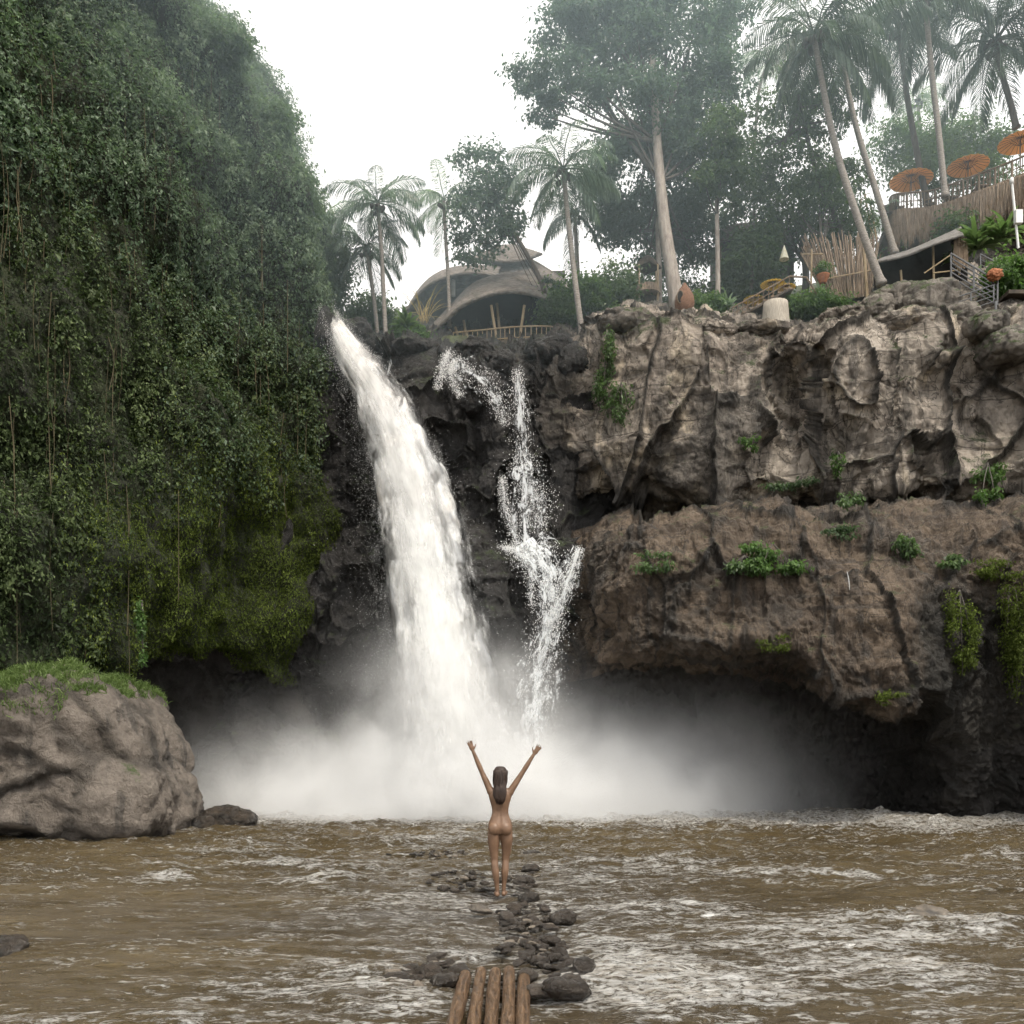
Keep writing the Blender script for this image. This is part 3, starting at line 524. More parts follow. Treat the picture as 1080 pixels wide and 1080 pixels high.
tree('broadleaf_tree', 'light green leafy tree in front of the dark tree by the tall leaning palm', 'tree', [(872, 320, 30.6), (868, 270, 30.6), (864, 225, 30.8)], .06, .04,
     [(858, 200, 30.8, 34, 20), (885, 220, 30.8, 30, 22), (835, 222, 31, 26, 20), (905, 232, 31, 20, 22), (880, 180, 31, 22, 16)], 5000, .13, M['treemid'], M['barkdark'], 15)
tree('broadleaf_tree', 'drooping leafy tree covering the hidden hut beside the thin pale trunk', 'tree', [(792, 335, 31), (793, 290, 31), (796, 255, 31)], .07, .04,
     [(790, 262, 31, 26, 14), (805, 275, 31, 24, 14), (778, 280, 31, 18, 12), (800, 250, 31.4, 26, 12)], 4500, .17, M['treemid'], M['barkdark'], 16)
tree('broadleaf_tree', 'thin pale trunked tree between the big tree and the hut', 'tree', [(757, 340, 29.6), (757, 280, 29.6), (756, 220, 29.8), (756, 165, 30)], .085, .055,
     [(760, 145, 29.2, 26, 26), (772, 178, 29.3, 24, 22), (750, 190, 29.3, 18, 18), (765, 120, 29.3, 18, 16)], 4500, .14, M['treemid'], M['bark'], 17)
tree('broadleaf_tree', 'dark tree with straight grey trunk just left of the big trunk', 'tree', [(695, 330, 31.8), (695, 280, 31.8), (693, 230, 32)], .11, .08,
     [(690, 225, 33, 44, 24), (650, 240, 33, 34, 24), (715, 215, 33, 38, 26), (745, 260, 33.5, 36, 30), (775, 240, 34, 26, 28)], 6000, .15, M['darkleaf'], M['bark'], 18)
for px, py, Y, rx, rz, n, mt, lab in (
    (612, 312, 30.5, 32, 24, 5200, 'shrub', 'bright yellow green shrub behind the white slender palm trunk'), (650, 305, 30.8, 30, 28, 6000, 'treemid', 'rounded mid green shrub left of the little shrine'),
    (590, 328, 30.3, 22, 18, 3600, 'treemid', 'mid green bush at the right end of the pavilion railing'), (665, 332, 29.9, 24, 12, 2600, 'treemid', 'low green bush under the rounded shrub at the rim'),
    (862, 322, 29.4, 34, 13, 4200, 'shrub', 'low bright green bush right of the stairway'), (832, 322, 29.3, 12, 12, 1200, 'shrub', 'small leafy plant beside the pale thatched drum'),
    (745, 322, 29.3, 22, 14, 2200, 'shrub', 'yellow green plants between the wicker pod and the stairs'), (790, 300, 31.5, 40, 26, 5000, 'darkleaf', 'dark bush behind the stairway below the hidden hut'),
    (965, 150, 36, 50, 26, 6500, 'shrub', 'bright green treetop behind the terrace parasols, left of the pair'), (1025, 150, 36, 46, 24, 6500, 'treemid', 'mid green treetop behind the middle parasol'),
    (1000, 180, 34, 60, 22, 5500, 'treemid', 'green bush just behind the terrace railing'), (700, 312, 34, 60, 24, 4500, 'treemid', 'green bush in the shade behind the big trunk'),
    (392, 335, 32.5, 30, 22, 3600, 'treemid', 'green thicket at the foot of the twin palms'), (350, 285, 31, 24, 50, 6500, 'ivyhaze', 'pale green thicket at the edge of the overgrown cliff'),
    (432, 352, 30.2, 18, 8, 1500, 'shrub', 'low yellow green bush left of the pavilion'), (925, 300, 33, 40, 30, 5000, 'treemid', 'green bush behind the bamboo screen'),
    (1062, 290, 27.3, 22, 24, 3800, 'shrub', 'bright leafy bush beside the steel stair at the right edge'), (1075, 205, 33, 30, 22, 3000, 'treemid', 'leafy bush on the terrace slope below the parasol at the right edge'),
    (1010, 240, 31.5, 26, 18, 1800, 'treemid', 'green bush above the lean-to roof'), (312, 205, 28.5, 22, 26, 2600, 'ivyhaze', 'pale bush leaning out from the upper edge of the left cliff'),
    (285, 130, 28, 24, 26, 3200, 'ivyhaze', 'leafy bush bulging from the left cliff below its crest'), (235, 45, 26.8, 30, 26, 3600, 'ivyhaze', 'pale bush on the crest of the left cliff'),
    (480, 352, 32.6, 20, 10, 1200, 'treemid', 'small green bush in the shade of the left thatched hall')):
    tree('shrub', lab, 'shrub', [(px, py+rz, Y), (px, py, Y)], .0, 0, [(px, py, Y, rx, rz), (px-rx*.4, py+rz*.2, Y, rx*.55, rz*.6), (px+rx*.45, py+rz*.1, Y-.2, rx*.5, rz*.7)], n, .13, M[mt], None, int(px+py), clump=.3, shell=.4)
# ledge plants and vines on rock
def onrock(px, py, G=None):
    G = GR2 if G is None else G; p = G.reshape(-1, 3); x, y = topx(p); m = (abs(x-px) < 8) & (abs(y-py) < 8)
    if not m.any(): return 25.
    return p[m][:, 1].min()
for px, py, rx, rz, n, mt, lab, G in (
    (815, 588, 34, 15, 1500, 'shrub', 'largest leafy plant growing on the front of the brown ledge', 0), (785, 600, 18, 14, 500, 'treemid', 'leafy plant hanging left of the largest ledge plant', 0),
    (690, 592, 26, 10, 350, 'treemid', 'thin creeping plant on the left end of the brown ledge', 0), (790, 466, 10, 8, 160, 'shrub', 'small tuft in the crack of the upper cliff', 0),
    (884, 490, 7, 14, 200, 'shrub', 'narrow green fern hanging below the pale overhang', 0), (895, 525, 16, 8, 300, 'treemid', 'small plant in the dark gap above the ledge', 0),
    (1042, 508, 17, 20, 700, 'shrub', 'bright plant in the upper cliff gap near the right edge', 0), (958, 578, 14, 16, 500, 'treemid', 'plant on the ledge above its right corner', 0),
    (640, 385, 14, 38, 1300, 'treemid', 'green vine draped over the left corner of the tan cliff', 0), (655, 425, 18, 22, 500, 'treemid', 'thin vine trailing down the tan cliff below the draped vine', 0),
    (1012, 668, 20, 46, 2600, 'moss', 'mossy curtain of leaves hanging on the dark right cliff', 0), (1066, 672, 22, 60, 3600, 'moss', 'mossy leaf curtain hanging at the right edge', 0),
    (1060, 600, 30, 12, 800, 'moss', 'mossy patch at the right end of the brown ledge', 0), (815, 676, 18, 10, 300, 'moss', 'thin moss under the belly of the brown ledge', 0),
    (940, 735, 16, 7, 300, 'moss', 'moss fringe on the lowest tip of the brown ledge', 0), (1004, 590, 14, 8, 260, 'treemid', 'low plant on the ledge near the trickle', 0),
    (150, 665, 5, 32, 420, 'shrub', 'single green vine hanging from the left cliff over the boulder', 1), (835, 510, 30, 9, 400, 'darkleaf', 'dark ferns in the damp gap of the upper cliff', 0), (880, 562, 24, 8, 300, 'darkleaf', 'dark low creeper along the ledge top', 0)):
    Yv = onrock(px, py, GL2 if G else None)-.12 if not G else 21.3
    root = thing('cliff_plant', V(px, py, Yv), lab, 'plant'); nb = 7; bl = [(px+random.uniform(-.7, .7)*rx, py+random.uniform(-.8, .8)*rz, Yv+random.uniform(-.15, .1), rx*.4, rz*.4) for _ in range(nb)]
    fixed = []
    for b in bl: fixed.append((b[0], b[1], (onrock(b[0], b[1])-.08) if not G else Yv, b[3], b[4]))
    C, Nn, T = blob_leaves(fixed, n, .1, .4, int(px), .2); s = (.07 if mt == 'moss' else .10)*(.6+.8*RNG.random(len(C))); leaf_obj('foliage', C, Nn, s, M[mt], root, .5, .8, T)
    if rz > 12:
        mb = MB(); 
        for b in fixed[:4]: mb.tube([P(px, py-rz, Yv+.05), P((px+b[0])/2, (py-rz+b[1])/2, b[2]), P(b[0], b[1]+b[4], b[2])], .012, 5)
        mb.build('stem', M['barkdark'], root, True)
# ------------------------------------------------------------------ palms
def frond_mesh(e0, bend, L, mat, seed, wid=1.):
    rg = random.Random(seed); n = 14; pts = []; a = e0; x = z = 0
    for i in range(n+1):
        pts.append(Vector((x, rg.uniform(-.01, .01)*L, z))); a = e0-bend*(i/n)**1.2; x += math.cos(a)*L/n; z += math.sin(a)*L/n
    V_ = []; F_ = []; Rr = []
    def blade(a, b, c, w):
        k = len(V_); t = (b-a).normalized(); s = t.cross(Vector((0, 0, 1))); s = s.normalized()*w if s.length > .01 else Vector((0, w, 0)); V_.extend([a-s*.4, a+s*.4, b+s, b-s, c, c]); F_.append((k, k+1, k+2, k+3)); F_.append((k+3, k+2, k+4, k+5)); q = rg.random(); Rr.extend([q]*6)
    for i in range(n):
        for j in range(3):
            t = (i+j/3)/n
            if t < .12: continue
            p = pts[i].lerp(pts[i+1], j/3); d = (pts[i+1]-pts[i]).normalized(); l = L*.34*wid*(math.sin(math.pi*min(1, t*.86+.12))**.6)*rg.uniform(.85, 1.1)
            for sd in (-1, 1):
                dr = (d*.6+Vector((0, sd*.75, -.4+rg.uniform(-.2, .2)))).normalized(); dn = (dr+Vector((0, 0, -1.15))).normalized()
                m = p+dr*l*.5; blade(p, m, m+dn*l*.5, .022*L/2.8)
    k = len(V_)
    mb = MB(); mb.tube(pts, [.03*L/2.8*(1-.8*i/n) for i in range(n+1)], 5, False)
    V_ += [Vector(v) for v in mb.v]; F_ += [tuple(i+k for i in f) for f in mb.f]; Rr += [.8]*len(mb.v)
    me = mesh_np('frond', np.array([v[:] for v in V_]), np.array(F_), mat, False, {'rnd': Rr}); return me
FR = {}
for key in ('palm', 'palmdark', 'palmpale'): FR[key] = [frond_mesh(e, b, 2.8, M[key], i) for i, (e, b) in enumerate([(1.12, 1.75), (.98, 1.85), (.8, 1.9), (.6, 1.8), (.35, 1.7), (.1, 1.5), (-.25, 1.2), (-.75, .75)])]
def palm(label, trunk, r0, r1, flen, key, nf=20, seed=0, husk=True, bark='trunk'):
    rg = random.Random(seed); pts = cr(np.array([P(*t) for t in trunk]), 24); root = thing('palm_tree', Vector(pts[0]), label, 'palm tree', 'coconut palms above the waterfall')
    rr = .68*np.linspace(r0, r1, 24)*(1+.06*np.array([rg.random() for _ in range(24)])); rr[0] *= 1.35; mb = MB()
    P3 = cr(np.array([P(*t) for t in trunk]), 72); R3 = np.interp(np.linspace(0, 23, 72), np.arange(24), rr)*(1+.07*(np.arange(72) % 2)); mb.tube(P3, list(R3), 10); mb.build('trunk', M[bark], root, True)
    top = Vector(pts[-1]); sc = flen/F*trunk[-1][2]/2.8
    if husk:
        mb = MB()
        for k in range(7):
            a = k*.9+seed; v, f = ICO[2]; c = top+Vector((math.cos(a)*.16*sc*1.6, math.sin(a)*.16*sc*1.6, -.12-.08*(k % 3))); r = .085*sc*1.3; mb.add([(c[0]+q[0]*r, c[1]+q[1]*r, c[2]+q[2]*r*1.2) for q in v], [tuple(x) for x in f])
        mb.build('coconuts', M['barkdark'], root, True)
    nf = int(nf*.8)
    for k in range(nf):
        lv = min(7, int(k/nf*8+rg.random()*1.2)); me = FR[key][lv]; o = bpy.data.objects.new('frond', me); COL.objects.link(o); o.parent = root
        o.location = top-root.location+Vector((0, 0, .05)); s = sc*rg.uniform(.85, 1.1); o.scale = (s, s, s); o.rotation_euler = (rg.uniform(-.2, .2), rg.uniform(-.1, .1), k*2.399+rg.uniform(-.25, .25))
    return root
palm('taller of the twin palms left of the thatched halls, with a bushy crown', [(408, 378, 30), (405, 320, 30), (402, 260, 30), (398, 215, 30)], .10, .085, 66, 'palm', 22, 1)
palm('shorter twin palm close beside the taller one, fronds drooping', [(400, 378, 30.6), (396, 330, 30.6), (390, 285, 30.6), (386, 262, 30.6)], .09, .08, 58, 'palmdark', 18, 2)
palm('pale palm in front of the left thatched hall', [(474, 345, 31), (473, 300, 31), (470, 250, 31), (468, 212, 31)], .085, .07, 52, 'palmpale', 16, 3)
palm('white slender palm leaning left at the rim above the second cascade', [(614, 354, 28.4), (607, 300, 28.4), (600, 240, 28.6), (594, 180, 28.8)], .13, .095, 78, 'palm', 24, 4)
palm('grey palm hidden behind the white slender palm', [(612, 330, 33), (609, 280, 33), (606, 225, 33)], .12, .09, 58, 'palmdark', 18, 5)
palm('longest leaning palm, its trunk rising from the rocks left of the lean-to', [(930, 300, 28.2), (908, 240, 28.2), (880, 150, 28.2), (858, 38, 28.2)], .17, .11, 96, 'palmdark', 24, 6)
palm('second leaning palm behind the longest one, beside the bamboo screen', [(944, 268, 30), (925, 205, 30), (902, 130, 30), (885, 45, 30)], .15, .10, 96, 'palmdark', 22, 7, bark='trunk')
palm('dark palm behind the left parasol, bent trunk', [(978, 215, 33), (965, 150, 33), (955, 90, 33), (948, 30, 33)], .16, .11, 86, 'palmdark', 22, 8, bark='barkdark')
palm('upright palm rising through the terrace beside the left parasol', [(997, 208, 30.2), (990, 140, 30.2), (982, 70, 30.2), (975, -10, 30.2)], .14, .11, 90, 'palmdark', 22, 9)
palm('dark palm with heavy crown in the top right corner', [(1072, 135, 31), (1066, 110, 31), (1056, 75, 31), (1050, 45, 31)], .15, .11, 92, 'palmdark', 26, 10, bark='barkdark')
palm('short pale distant palm in the gap between the leaning palms and the upright palm', [(972, 190, 40), (970, 140, 40), (968, 105, 40)], .12, .09, 42, 'palmpale', 16, 11)
palm('pale palm half hidden behind the right edge of the left cliff', [(345, 330, 31), (343, 280, 31), (340, 235, 31)], .10, .08, 50, 'palmpale', 18, 12)
palm('small pale palm in front of the tallest broad tree crown at its right', [(800, 300, 33.5), (795, 200, 33.5), (800, 100, 33.5), (812, 62, 33.5)], .08, .07, 46, 'palmpale', 14, 13)
palm('palm leaning in from the top right corner beyond the frame', [(1120, 140, 30), (1110, 80, 30), (1100, 10, 30), (1095, -30, 30)], .15, .11, 95, 'palmdark', 22, 14, bark='barkdark')
palm('low pale palm on the terrace slope behind the lean-to', [(925, 262, 33), (930, 250, 33), (935, 235, 33)], .07, .06, 36, 'palmpale', 14, 15, False)
# banana-like blade plants
def blades(label, px, py, Y, n, L, w, mat, cat='plant', name='leafy_plant', el=(.2, 1.4), seed=3):
    rg = random.Random(seed); root = thing(name, V(px, py, Y), label, cat); V_ = []; F_ = []; Rr = []
    for i in range(n):
        a = rg.uniform(0, 6.28); e = rg.uniform(*el); l = L*rg.uniform(.6, 1.15); o = Vector((rg.uniform(-.1, .1), rg.uniform(-.1, .1), 0))*L; k = len(V_); x = z = 0; pts = []
        for j in range(7):
            pts.append(o+Vector((math.cos(a)*x, math.sin(a)*x, z))); ee = e-1.3*(j/6)**1.5; x += math.cos(ee)*l/6; z += math.sin(ee)*l/6
        sd = Vector((-math.sin(a), math.cos(a), 0)); q = rg.random()
        for j, p in enumerate(pts):
            ww = w*math.sin(math.pi*(.12+.86*j/6)); V_ += [p-sd*ww, p+sd*ww]; Rr += [q, q]
        F_ += [(k+2*j, k+2*j+1, k+2*j+3, k+2*j+2) for j in range(6)]
    obj('foliage', mesh_np('foliage', np.array([v[:] for v in V_]), np.array(F_), mat, True, {'rnd': Rr}), root, loc=(0, 0, 0)); return root
blades('broad bladed plant on the slope under the terrace thatch', 1030, 262, 28.6, 60, 1.0, .07, M['treemid'], seed=1)
blades('broad bladed plant right of the first one, nearer the white lamp post', 1058, 250, 28.2, 50, .9, .07, M['treemid'], seed=2)
blades('broad bladed plant above the steel stair rail', 1008, 275, 28.8, 30, .6, .05, M['treemid'], seed=5)
blades('pale spiky plant left of the stairway', 768, 325, 29.2, 26, .55, .035, M['palmpale'], seed=6)
blades('pale spiky plant nearest the wicker pod', 746, 330, 29.1, 16, .4, .03, M['palmpale'], seed=16)
blades('spiky plant at the top of the stairway', 865, 312, 29.6, 20, .45, .03, M['palmpale'], seed=7)
blades('straw coloured dry fan of stalks left of the pavilion', 447, 340, 30.8, 34, 1.25, .016, leaf_mat('dry_stalks', (.25, .19, .09), (.42, .33, .18), (.55, .46, .28), .3, .7, .2), el=(.7, 1.5), seed=8)
blades('dark green broad plant under the dry stalks', 430, 345, 30.2, 30, .7, .07, M['treemid'], seed=9)
# ------------------------------------------------------------------ halls and pavilion
def shell(rows, name, mat, parent, thick=.08, nu=40, nv=24):
    G = dense(np.array([[P(*c) for c in r] for r in rows]), nv, nu, False); me = mesh_np(name, G.reshape(-1, 3), gridf(nv, nu), mat, True)
    o = obj(name, me, parent); m = o.modifiers.new('solid', 'SOLIDIFY'); m.thickness = thick; m.offset = 0; return o
pv = thing('pavilion', V(530, 360, 31.5), 'open bamboo pavilion with curved shingle roof perched over the cascade', 'pavilion')
shell([[(438, 366, 31), (462, 346, 30.6), (490, 322, 30.2), (528, 309, 30), (565, 312, 30), (602, 328, 30.3)], [(441, 360, 31.6), (468, 334, 31.4), (496, 309, 31.2), (532, 299, 31), (568, 303, 31), (604, 322, 31.2)],
       [(445, 357, 33), (474, 327, 33), (502, 300, 33), (538, 290, 33), (572, 294, 33), (608, 312, 33)], [(448, 372, 35.5), (478, 348, 35.5), (506, 328, 35.5), (540, 320, 35.5), (575, 322, 35.5), (612, 335, 35.5)]], 'roof', M['shingle'], pv, .10)
shell([[(452, 359, 32.2), (476, 338, 32.2), (500, 314, 32.2), (540, 302, 32.2), (570, 306, 32.2), (602, 324, 32.2)], [(450, 380, 32.2), (474, 380, 32.2), (500, 380, 32.2), (540, 380, 32.2), (570, 380, 32.2), (604, 380, 32.2)]], 'dark_backing', M['inner_shade'], pv, .05)  # near-black sheet added to paint the shade under the roof edge
mb = MB(); dk = [(478, 364, 30.6), (510, 361, 30), (540, 358, 29.8), (575, 357, 29.9), (598, 360, 30.6)]
Gd = dense(np.array([[P(*c) for c in dk], [P(c[0], c[1]+4-12, 33.5) for c in dk]]), 6, 30, False); o = obj('deck', mesh_np('deck', Gd.reshape(-1, 3), gridf(6, 30), M['wood'], False), pv); o.modifiers.new('s', 'SOLIDIFY').thickness = .12
top_ = cr(np.array([P(c[0], c[1]-13, c[2]) for c in dk]), 26); bot_ = cr(np.array([P(*c) for c in dk]), 26)
mb.tube(top_, .025, 6); mb.tube(bot_+np.array([0, 0, .05]), .02, 6)
for a, b in zip(top_, bot_): mb.tube([b, a], .013, 5)
mb.build('railing', M['bamboo'], pv)
for a, b in (((524, 360, 30.4), (518, 322, 30.4)), ((528, 360, 30.9), (524, 320, 31)), ((548, 358, 30.3), (553, 322, 30.3)), ((486, 363, 31), (480, 345, 31)), ((493, 362, 31.2), (489, 338, 31.2)), ((585, 358, 30.6), (592, 330, 30.6)), ((482, 364, 30.8), (474, 348, 30.8))):
    mb = MB(); mb.tube([P(*a), P(*b)], .045, 7); mb.build('post', M['bamboo'], pv)
h2 = thing('thatched_hall', V(550, 330, 37), 'two tiered shingled hall rising behind the pavilion', 'hall')
shell([[(488, 300, 36.2), (520, 302, 36), (560, 304, 36), (608, 306, 36.2)], [(504, 288, 36.8), (522, 280, 37), (558, 278, 37), (600, 300, 37)], [(512, 284, 37.6), (525, 277, 37.6), (552, 275, 37.6), (598, 298, 37.6)], [(490, 320, 42), (520, 320, 42), (560, 320, 42), (608, 320, 42)]], 'lower_roof', M['shingle'], h2)
shell([[(496, 272, 36.6), (518, 276, 36.4), (548, 276, 36.4), (572, 268, 36.6)], [(514, 266, 37.2), (524, 260, 37.4), (546, 259, 37.4), (556, 264, 37.4)], [(508, 278, 39), (524, 274, 39), (545, 274, 39), (562, 274, 39)]], 'upper_roof', M['shingle'], h2)
mb = MB(); mb.box(V(535, 285, 37.9), (.75, .2, .45)); mb.box(V(550, 322, 38.5), (1.7, 1.2, .8)); mb.build('wall', M['wooddark'], h2)
h3 = thing('thatched_hall', V(470, 330, 37), 'low arched hall with dark interior left of the two tiered hall', 'hall')
shell([[(424, 340, 35.8), (440, 312, 35.4), (462, 296, 35.2), (492, 289, 35.2), (525, 292, 35.4)], [(428, 330, 36.6), (446, 303, 36.6), (466, 288, 36.6), (495, 282, 36.6), (528, 284, 36.6)], [(430, 345, 40), (448, 328, 40), (468, 318, 40), (497, 315, 40), (530, 318, 40)]], 'roof', M['shingle'], h3, .10)
shell([[(424, 325, 38.6), (480, 305, 38.6), (530, 305, 38.6)], [(424, 370, 38.6), (480, 370, 38.6), (530, 370, 38.6)]], 'dark_backing', M['wooddark'], h3, .06)
mb = MB(); mb.tube([P(478, 312, 36), P(478, 296, 36)], .09, 8); mb.build('lamp', M['white'], h3)
for a in (445, 500, 515):
    mb = MB(); mb.tube([P(a, 350, 36), P(a+2, 300, 36)], .07, 7); mb.build('post', M['wooddark'], h3)
# hidden hut centre right
h4 = thing('hut', V(790, 300, 34), 'flat roofed dark hut half hidden behind leaves right of the big tree', 'hut')
shell([[(752, 256, 32.6), (790, 250, 32.4), (835, 252, 32.4)], [(762, 240, 33.2), (790, 236, 33.4), (825, 238, 33.4)], [(760, 262, 36), (790, 258, 36), (830, 260, 36)]], 'roof', M['shingle'], h4)
mb = MB(); mb.box(V(792, 285, 34.5), (1.3, .9, .95)); mb.build('wall', M['wooddark'], h4)
for a in (760, 826):
    mb = MB(); mb.tube([P(a, 320, 32.8), P(a, 254, 32.8)], .05, 7); mb.build('post', M['wood'], h4)
# shrine
sh = thing('shrine', V(682, 335, 30.6), 'small wooden shrine with thatched canopy standing left of the big trunk', 'shrine')
mb = MB(); mb.lathe([(.05, .42), (.20, .32), (.42, .08), (.46, 0), (.40, -.02), (.02, .1)], V(683, 283, 30.6), 4); mb.build('canopy', M['thatchdark'], sh)
mb = MB(); mb.lathe([(.02, .3), (.36, .26), (.42, 0), (.36, -.03), (.02, 0)], V(683, 311, 30.6), 16); mb.build('thatch_skirt', M['thatch'], sh)
mb = MB(); mb.box(V(683, 323, 30.8), (.26, .2, .28)); mb.build('base', M['wooddark'], sh)
for dx in (-.3, .3):
    for dy in (-.2, .2):
        mb = MB(); q = V(683, 300, 30.6)+Vector((dx, dy, 0)); mb.tube([q+Vector((0, 0, -1.1)), q+Vector((0, 0, .55))], .025, 6); mb.build('post', M['bamboo'], sh)
# wicker pod
mb = MB(); c = V(722, 317, 27.6); prof = [(.02, -.46), (.15, -.44), (.25, -.31), (.29, -.08), (.26, .12), (.17, .30), (.08, .42), (.04, .5), (.0, .52)]
mb.lathe(prof, c, 28); pod = thing('wicker_pod', c-Vector((0, 0, .5)), 'brown egg shaped wicker pod on the rim beside the big trunk', 'pod'); mb.build('body', M['wicker'], pod, True)
mb = MB(); pts = [c+Vector((-.17+.09*math.cos(a), -.235-.02*math.sin(a), .0+.17*math.sin(a))) for a in np.linspace(0, 6.28, 17)]; mb.tube(pts, .018, 6, False); mb.build('rim', M['wood'], pod)
mb = MB(); mb.add([p+Vector((0, -.012, 0)) for p in pts[:-1]], [tuple(range(16))]); mb.build('opening_shade', M['inner_shade'], pod)  # flat dark disc painting the shade inside the pod's hole
# stairway
st = thing('stairway', V(800, 335, 29), 'short brown stairway with a railing climbing right beside a pale drum', 'stairs')
mb = MB(); A, B = V(772, 338, 28.9), V(832, 305, 28.9)
for k in range(9):
    q = A.lerp(B, k/8.); mb.box(q+Vector((0, .35, 0)), (.13, .4, .025))
mb.build('tread', M['wood'], st)
mb = MB(); mb.tube([A+Vector((0, -.06, -.04)), B+Vector((0, -.06, -.04))], .05, 6); mb.tube([A+Vector((0, .8, -.04)), B+Vector((0, .8, -.04))], .05, 6); mb.build('stringer', M['wooddark'], st)
mb = MB(); u = Vector((0, -.06, .36)); mb.tube([A+u, B+u], .022, 6); mb.tube([A+u*.5, B+u*.5], .014, 6)
for k in range(12): q = A.lerp(B, k/11.); mb.tube([q, q+u], .014, 5)
mb.tube([B+u, V(850, 306, 29)+u, V(862, 318, 29)+Vector((0, 0, .2))], .03, 6); mb.build('railing', M['wood'], st)
dr = thing('thatched_drum', V(819, 342, 28.5), 'pale straw clad drum under the top of the stairway', 'drum')
mb = MB(); mb.lathe([(.42, 0), (.38, .5), (.36, .72), (.0, .75)], V(818, 345, 28.6), 22); mb.build('drum_wall', simple('pale_straw_cladding', (.26, .23, .19), (.55, .50, .42), 12, .9, (4, 4, .3), .9, .03), dr, True)
def parasol(label, px, py, Y, rpx, mat, h=.9, group='round parasols on the terraces', flat=.28, tilt=0.):
    r = rpx/F*Y; top = V(px, py, Y); root = thing('parasol', top-Vector((0, 0, h)), label, 'parasol', group); mb = MB()
    n = 20; vs = [Vector((0, 0, r*flat))]; 
    for ring in (.5, 1.):
        for k in range(n*2):
            a = math.pi*k/n; q = r*ring*(1-.03*(k % 2)); vs.append(Vector((q*math.cos(a), q*math.sin(a), r*flat*(1-ring**1.25)-(.012 if k % 2 else 0))))
    N2 = 2*n; fs = [(0, 1+k, 1+(k+1) % N2) for k in range(N2)]+[(1+k, 1+N2+k, 1+N2+(k+1) % N2, 1+(k+1) % N2) for k in range(N2)]
    rot = Euler((R(tilt), 0, 0)).to_matrix(); mb.add([rot @ v+top for v in vs], fs); o = mb.build('canopy', mat, root); o.modifiers.new('s', 'SOLIDIFY').thickness = .008
    mb = MB()
    for k in range(n): a = 2*math.pi*k/n; mb.tube([top+rot @ Vector((.0, 0, r*flat-.02)), top+rot @ Vector((math.cos(a)*r*.97, math.sin(a)*r*.97, -.012))], .006, 4)
    for k in range(10): a = 2*math.pi*k/10; mb.tube([top+Vector((0, 0, -.12)), top+rot @ Vector((math.cos(a)*r*.45, math.sin(a)*r*.45, r*flat*.45))], .006, 4)
    mb.build('ribs', M['wooddark'], root); mb = MB(); mb.tube([top-Vector((0, 0, h)), top+Vector((0, 0, r*flat))], .022, 7); mb.build('pole', M['wood'], root)
parasol('amber parasol furthest left on the upper terrace', 961, 190, 33.0, 22, M['orange'])
parasol('amber parasol in the middle of the three on the upper terrace', 1021, 175, 32.2, 21, M['orange'])
parasol('amber parasol cut by the right edge of the frame', 1076, 150, 31.2, 22, M['orange'])
parasol('bright yellow parasol at the top of the short stairway', 815, 300, 30, 13, M['yellow'], .7)
parasol('yellow parasol overlapping the first one, a little right', 829, 303, 29.7, 10, M['yellow'], .7)
parasol('dull yellow parasol low behind the stairway rail', 795, 316, 30.3, 11, M['yellow'], .5)
parasol('yellow parasol half hidden by plants at the foot of the stairs', 789, 321, 30.8, 9, M['yellow'], .5)
cl = thing('cone_lamp', V(827, 278, 30), 'small white and yellow cone shade hanging above the stairs', 'lamp')
mb = MB(); mb.lathe([(.015, .24), (.06, .1), (.15, -.2)], V(827, 267, 30), 18); mb.build('cone_shade', simple('pale_woven_shade', (.62, .56, .36), (.78, .76, .66), 8, .8), cl, True)
mb = MB(); mb.tube([V(827, 260, 30), V(827, 238, 30.3)], .008, 4); mb.build('cord', M['wooddark'], cl)
hp = thing('planter', V(868, 295, 29.6), 'rusty hanging planter with leaves left of the bamboo screen', 'planter')
mb = MB(); mb.lathe([(.1, -.2), (.2, .02), (.21, .05), (.17, .04)], V(868, 292, 29.6), 18); mb.build('pot', M['terracotta'], hp, True)
C, Nn, T = blob_leaves([(868, 283, 29.6, 9, 8)], 420, .1, .3, 5); leaf_obj('leaves', C, Nn, np.full(len(C), .09), M['shrub'], hp, rnd=T)
mb = MB(); mb.tube([V(855, 330, 29.7), V(856, 263, 29.7)], .03, 6); mb.tube([V(846, 268, 29.7), V(868, 268, 29.7)], .02, 6); mb.tube([V(868, 268, 29.7), V(868, 290, 29.6)], .01, 5); mb.build('post', M['bamboo'], hp)
# bamboo screen
bs = thing('bamboo_screen', V(890, 315, 30), 'fanned screen of dry bamboo sticks left of the longest palm trunk', 'screen')
mb = MB()
for k in range(260):
    t = random.random(); a = V(872+t*46, 318-6*t, 30.2+random.uniform(-.25, .25)); lean = (t-.75)*36; b = V(872+t*46+lean+random.uniform(-4, 4), 252+random.uniform(-10, 18)+8*abs(t-.5), 30.2); mb.tube([a, b], random.uniform(.008, .02), 4)
mb.build('sticks', M['thatch'], bs)
mb = MB(); mb.tube([V(868, 295, 30), V(920, 285, 30)], .025, 5); mb.build('rail', M['bamboo'], bs)
for k, (a, b) in enumerate((((915, 320, 28.9), (911, 262, 28.9)), ((920, 250, 31), (912, 205, 31)), ((926, 262, 31), (918, 215, 31)), ((905, 258, 31), (908, 210, 31)))):
    mb = MB(); mb.tube([P(*a), P(*b)], .045 if k == 0 else .03, 6); o = mb.build('bamboo_pole', M['bamboo'], None, label=('weathered post standing in front of the bamboo screen', 'slim green gold bamboo cane between the leaning palms', 'slim bamboo cane right of its twin, beside the second leaning palm', 'slim bamboo cane nearest the tree left of the palms')[k], cat='pole')
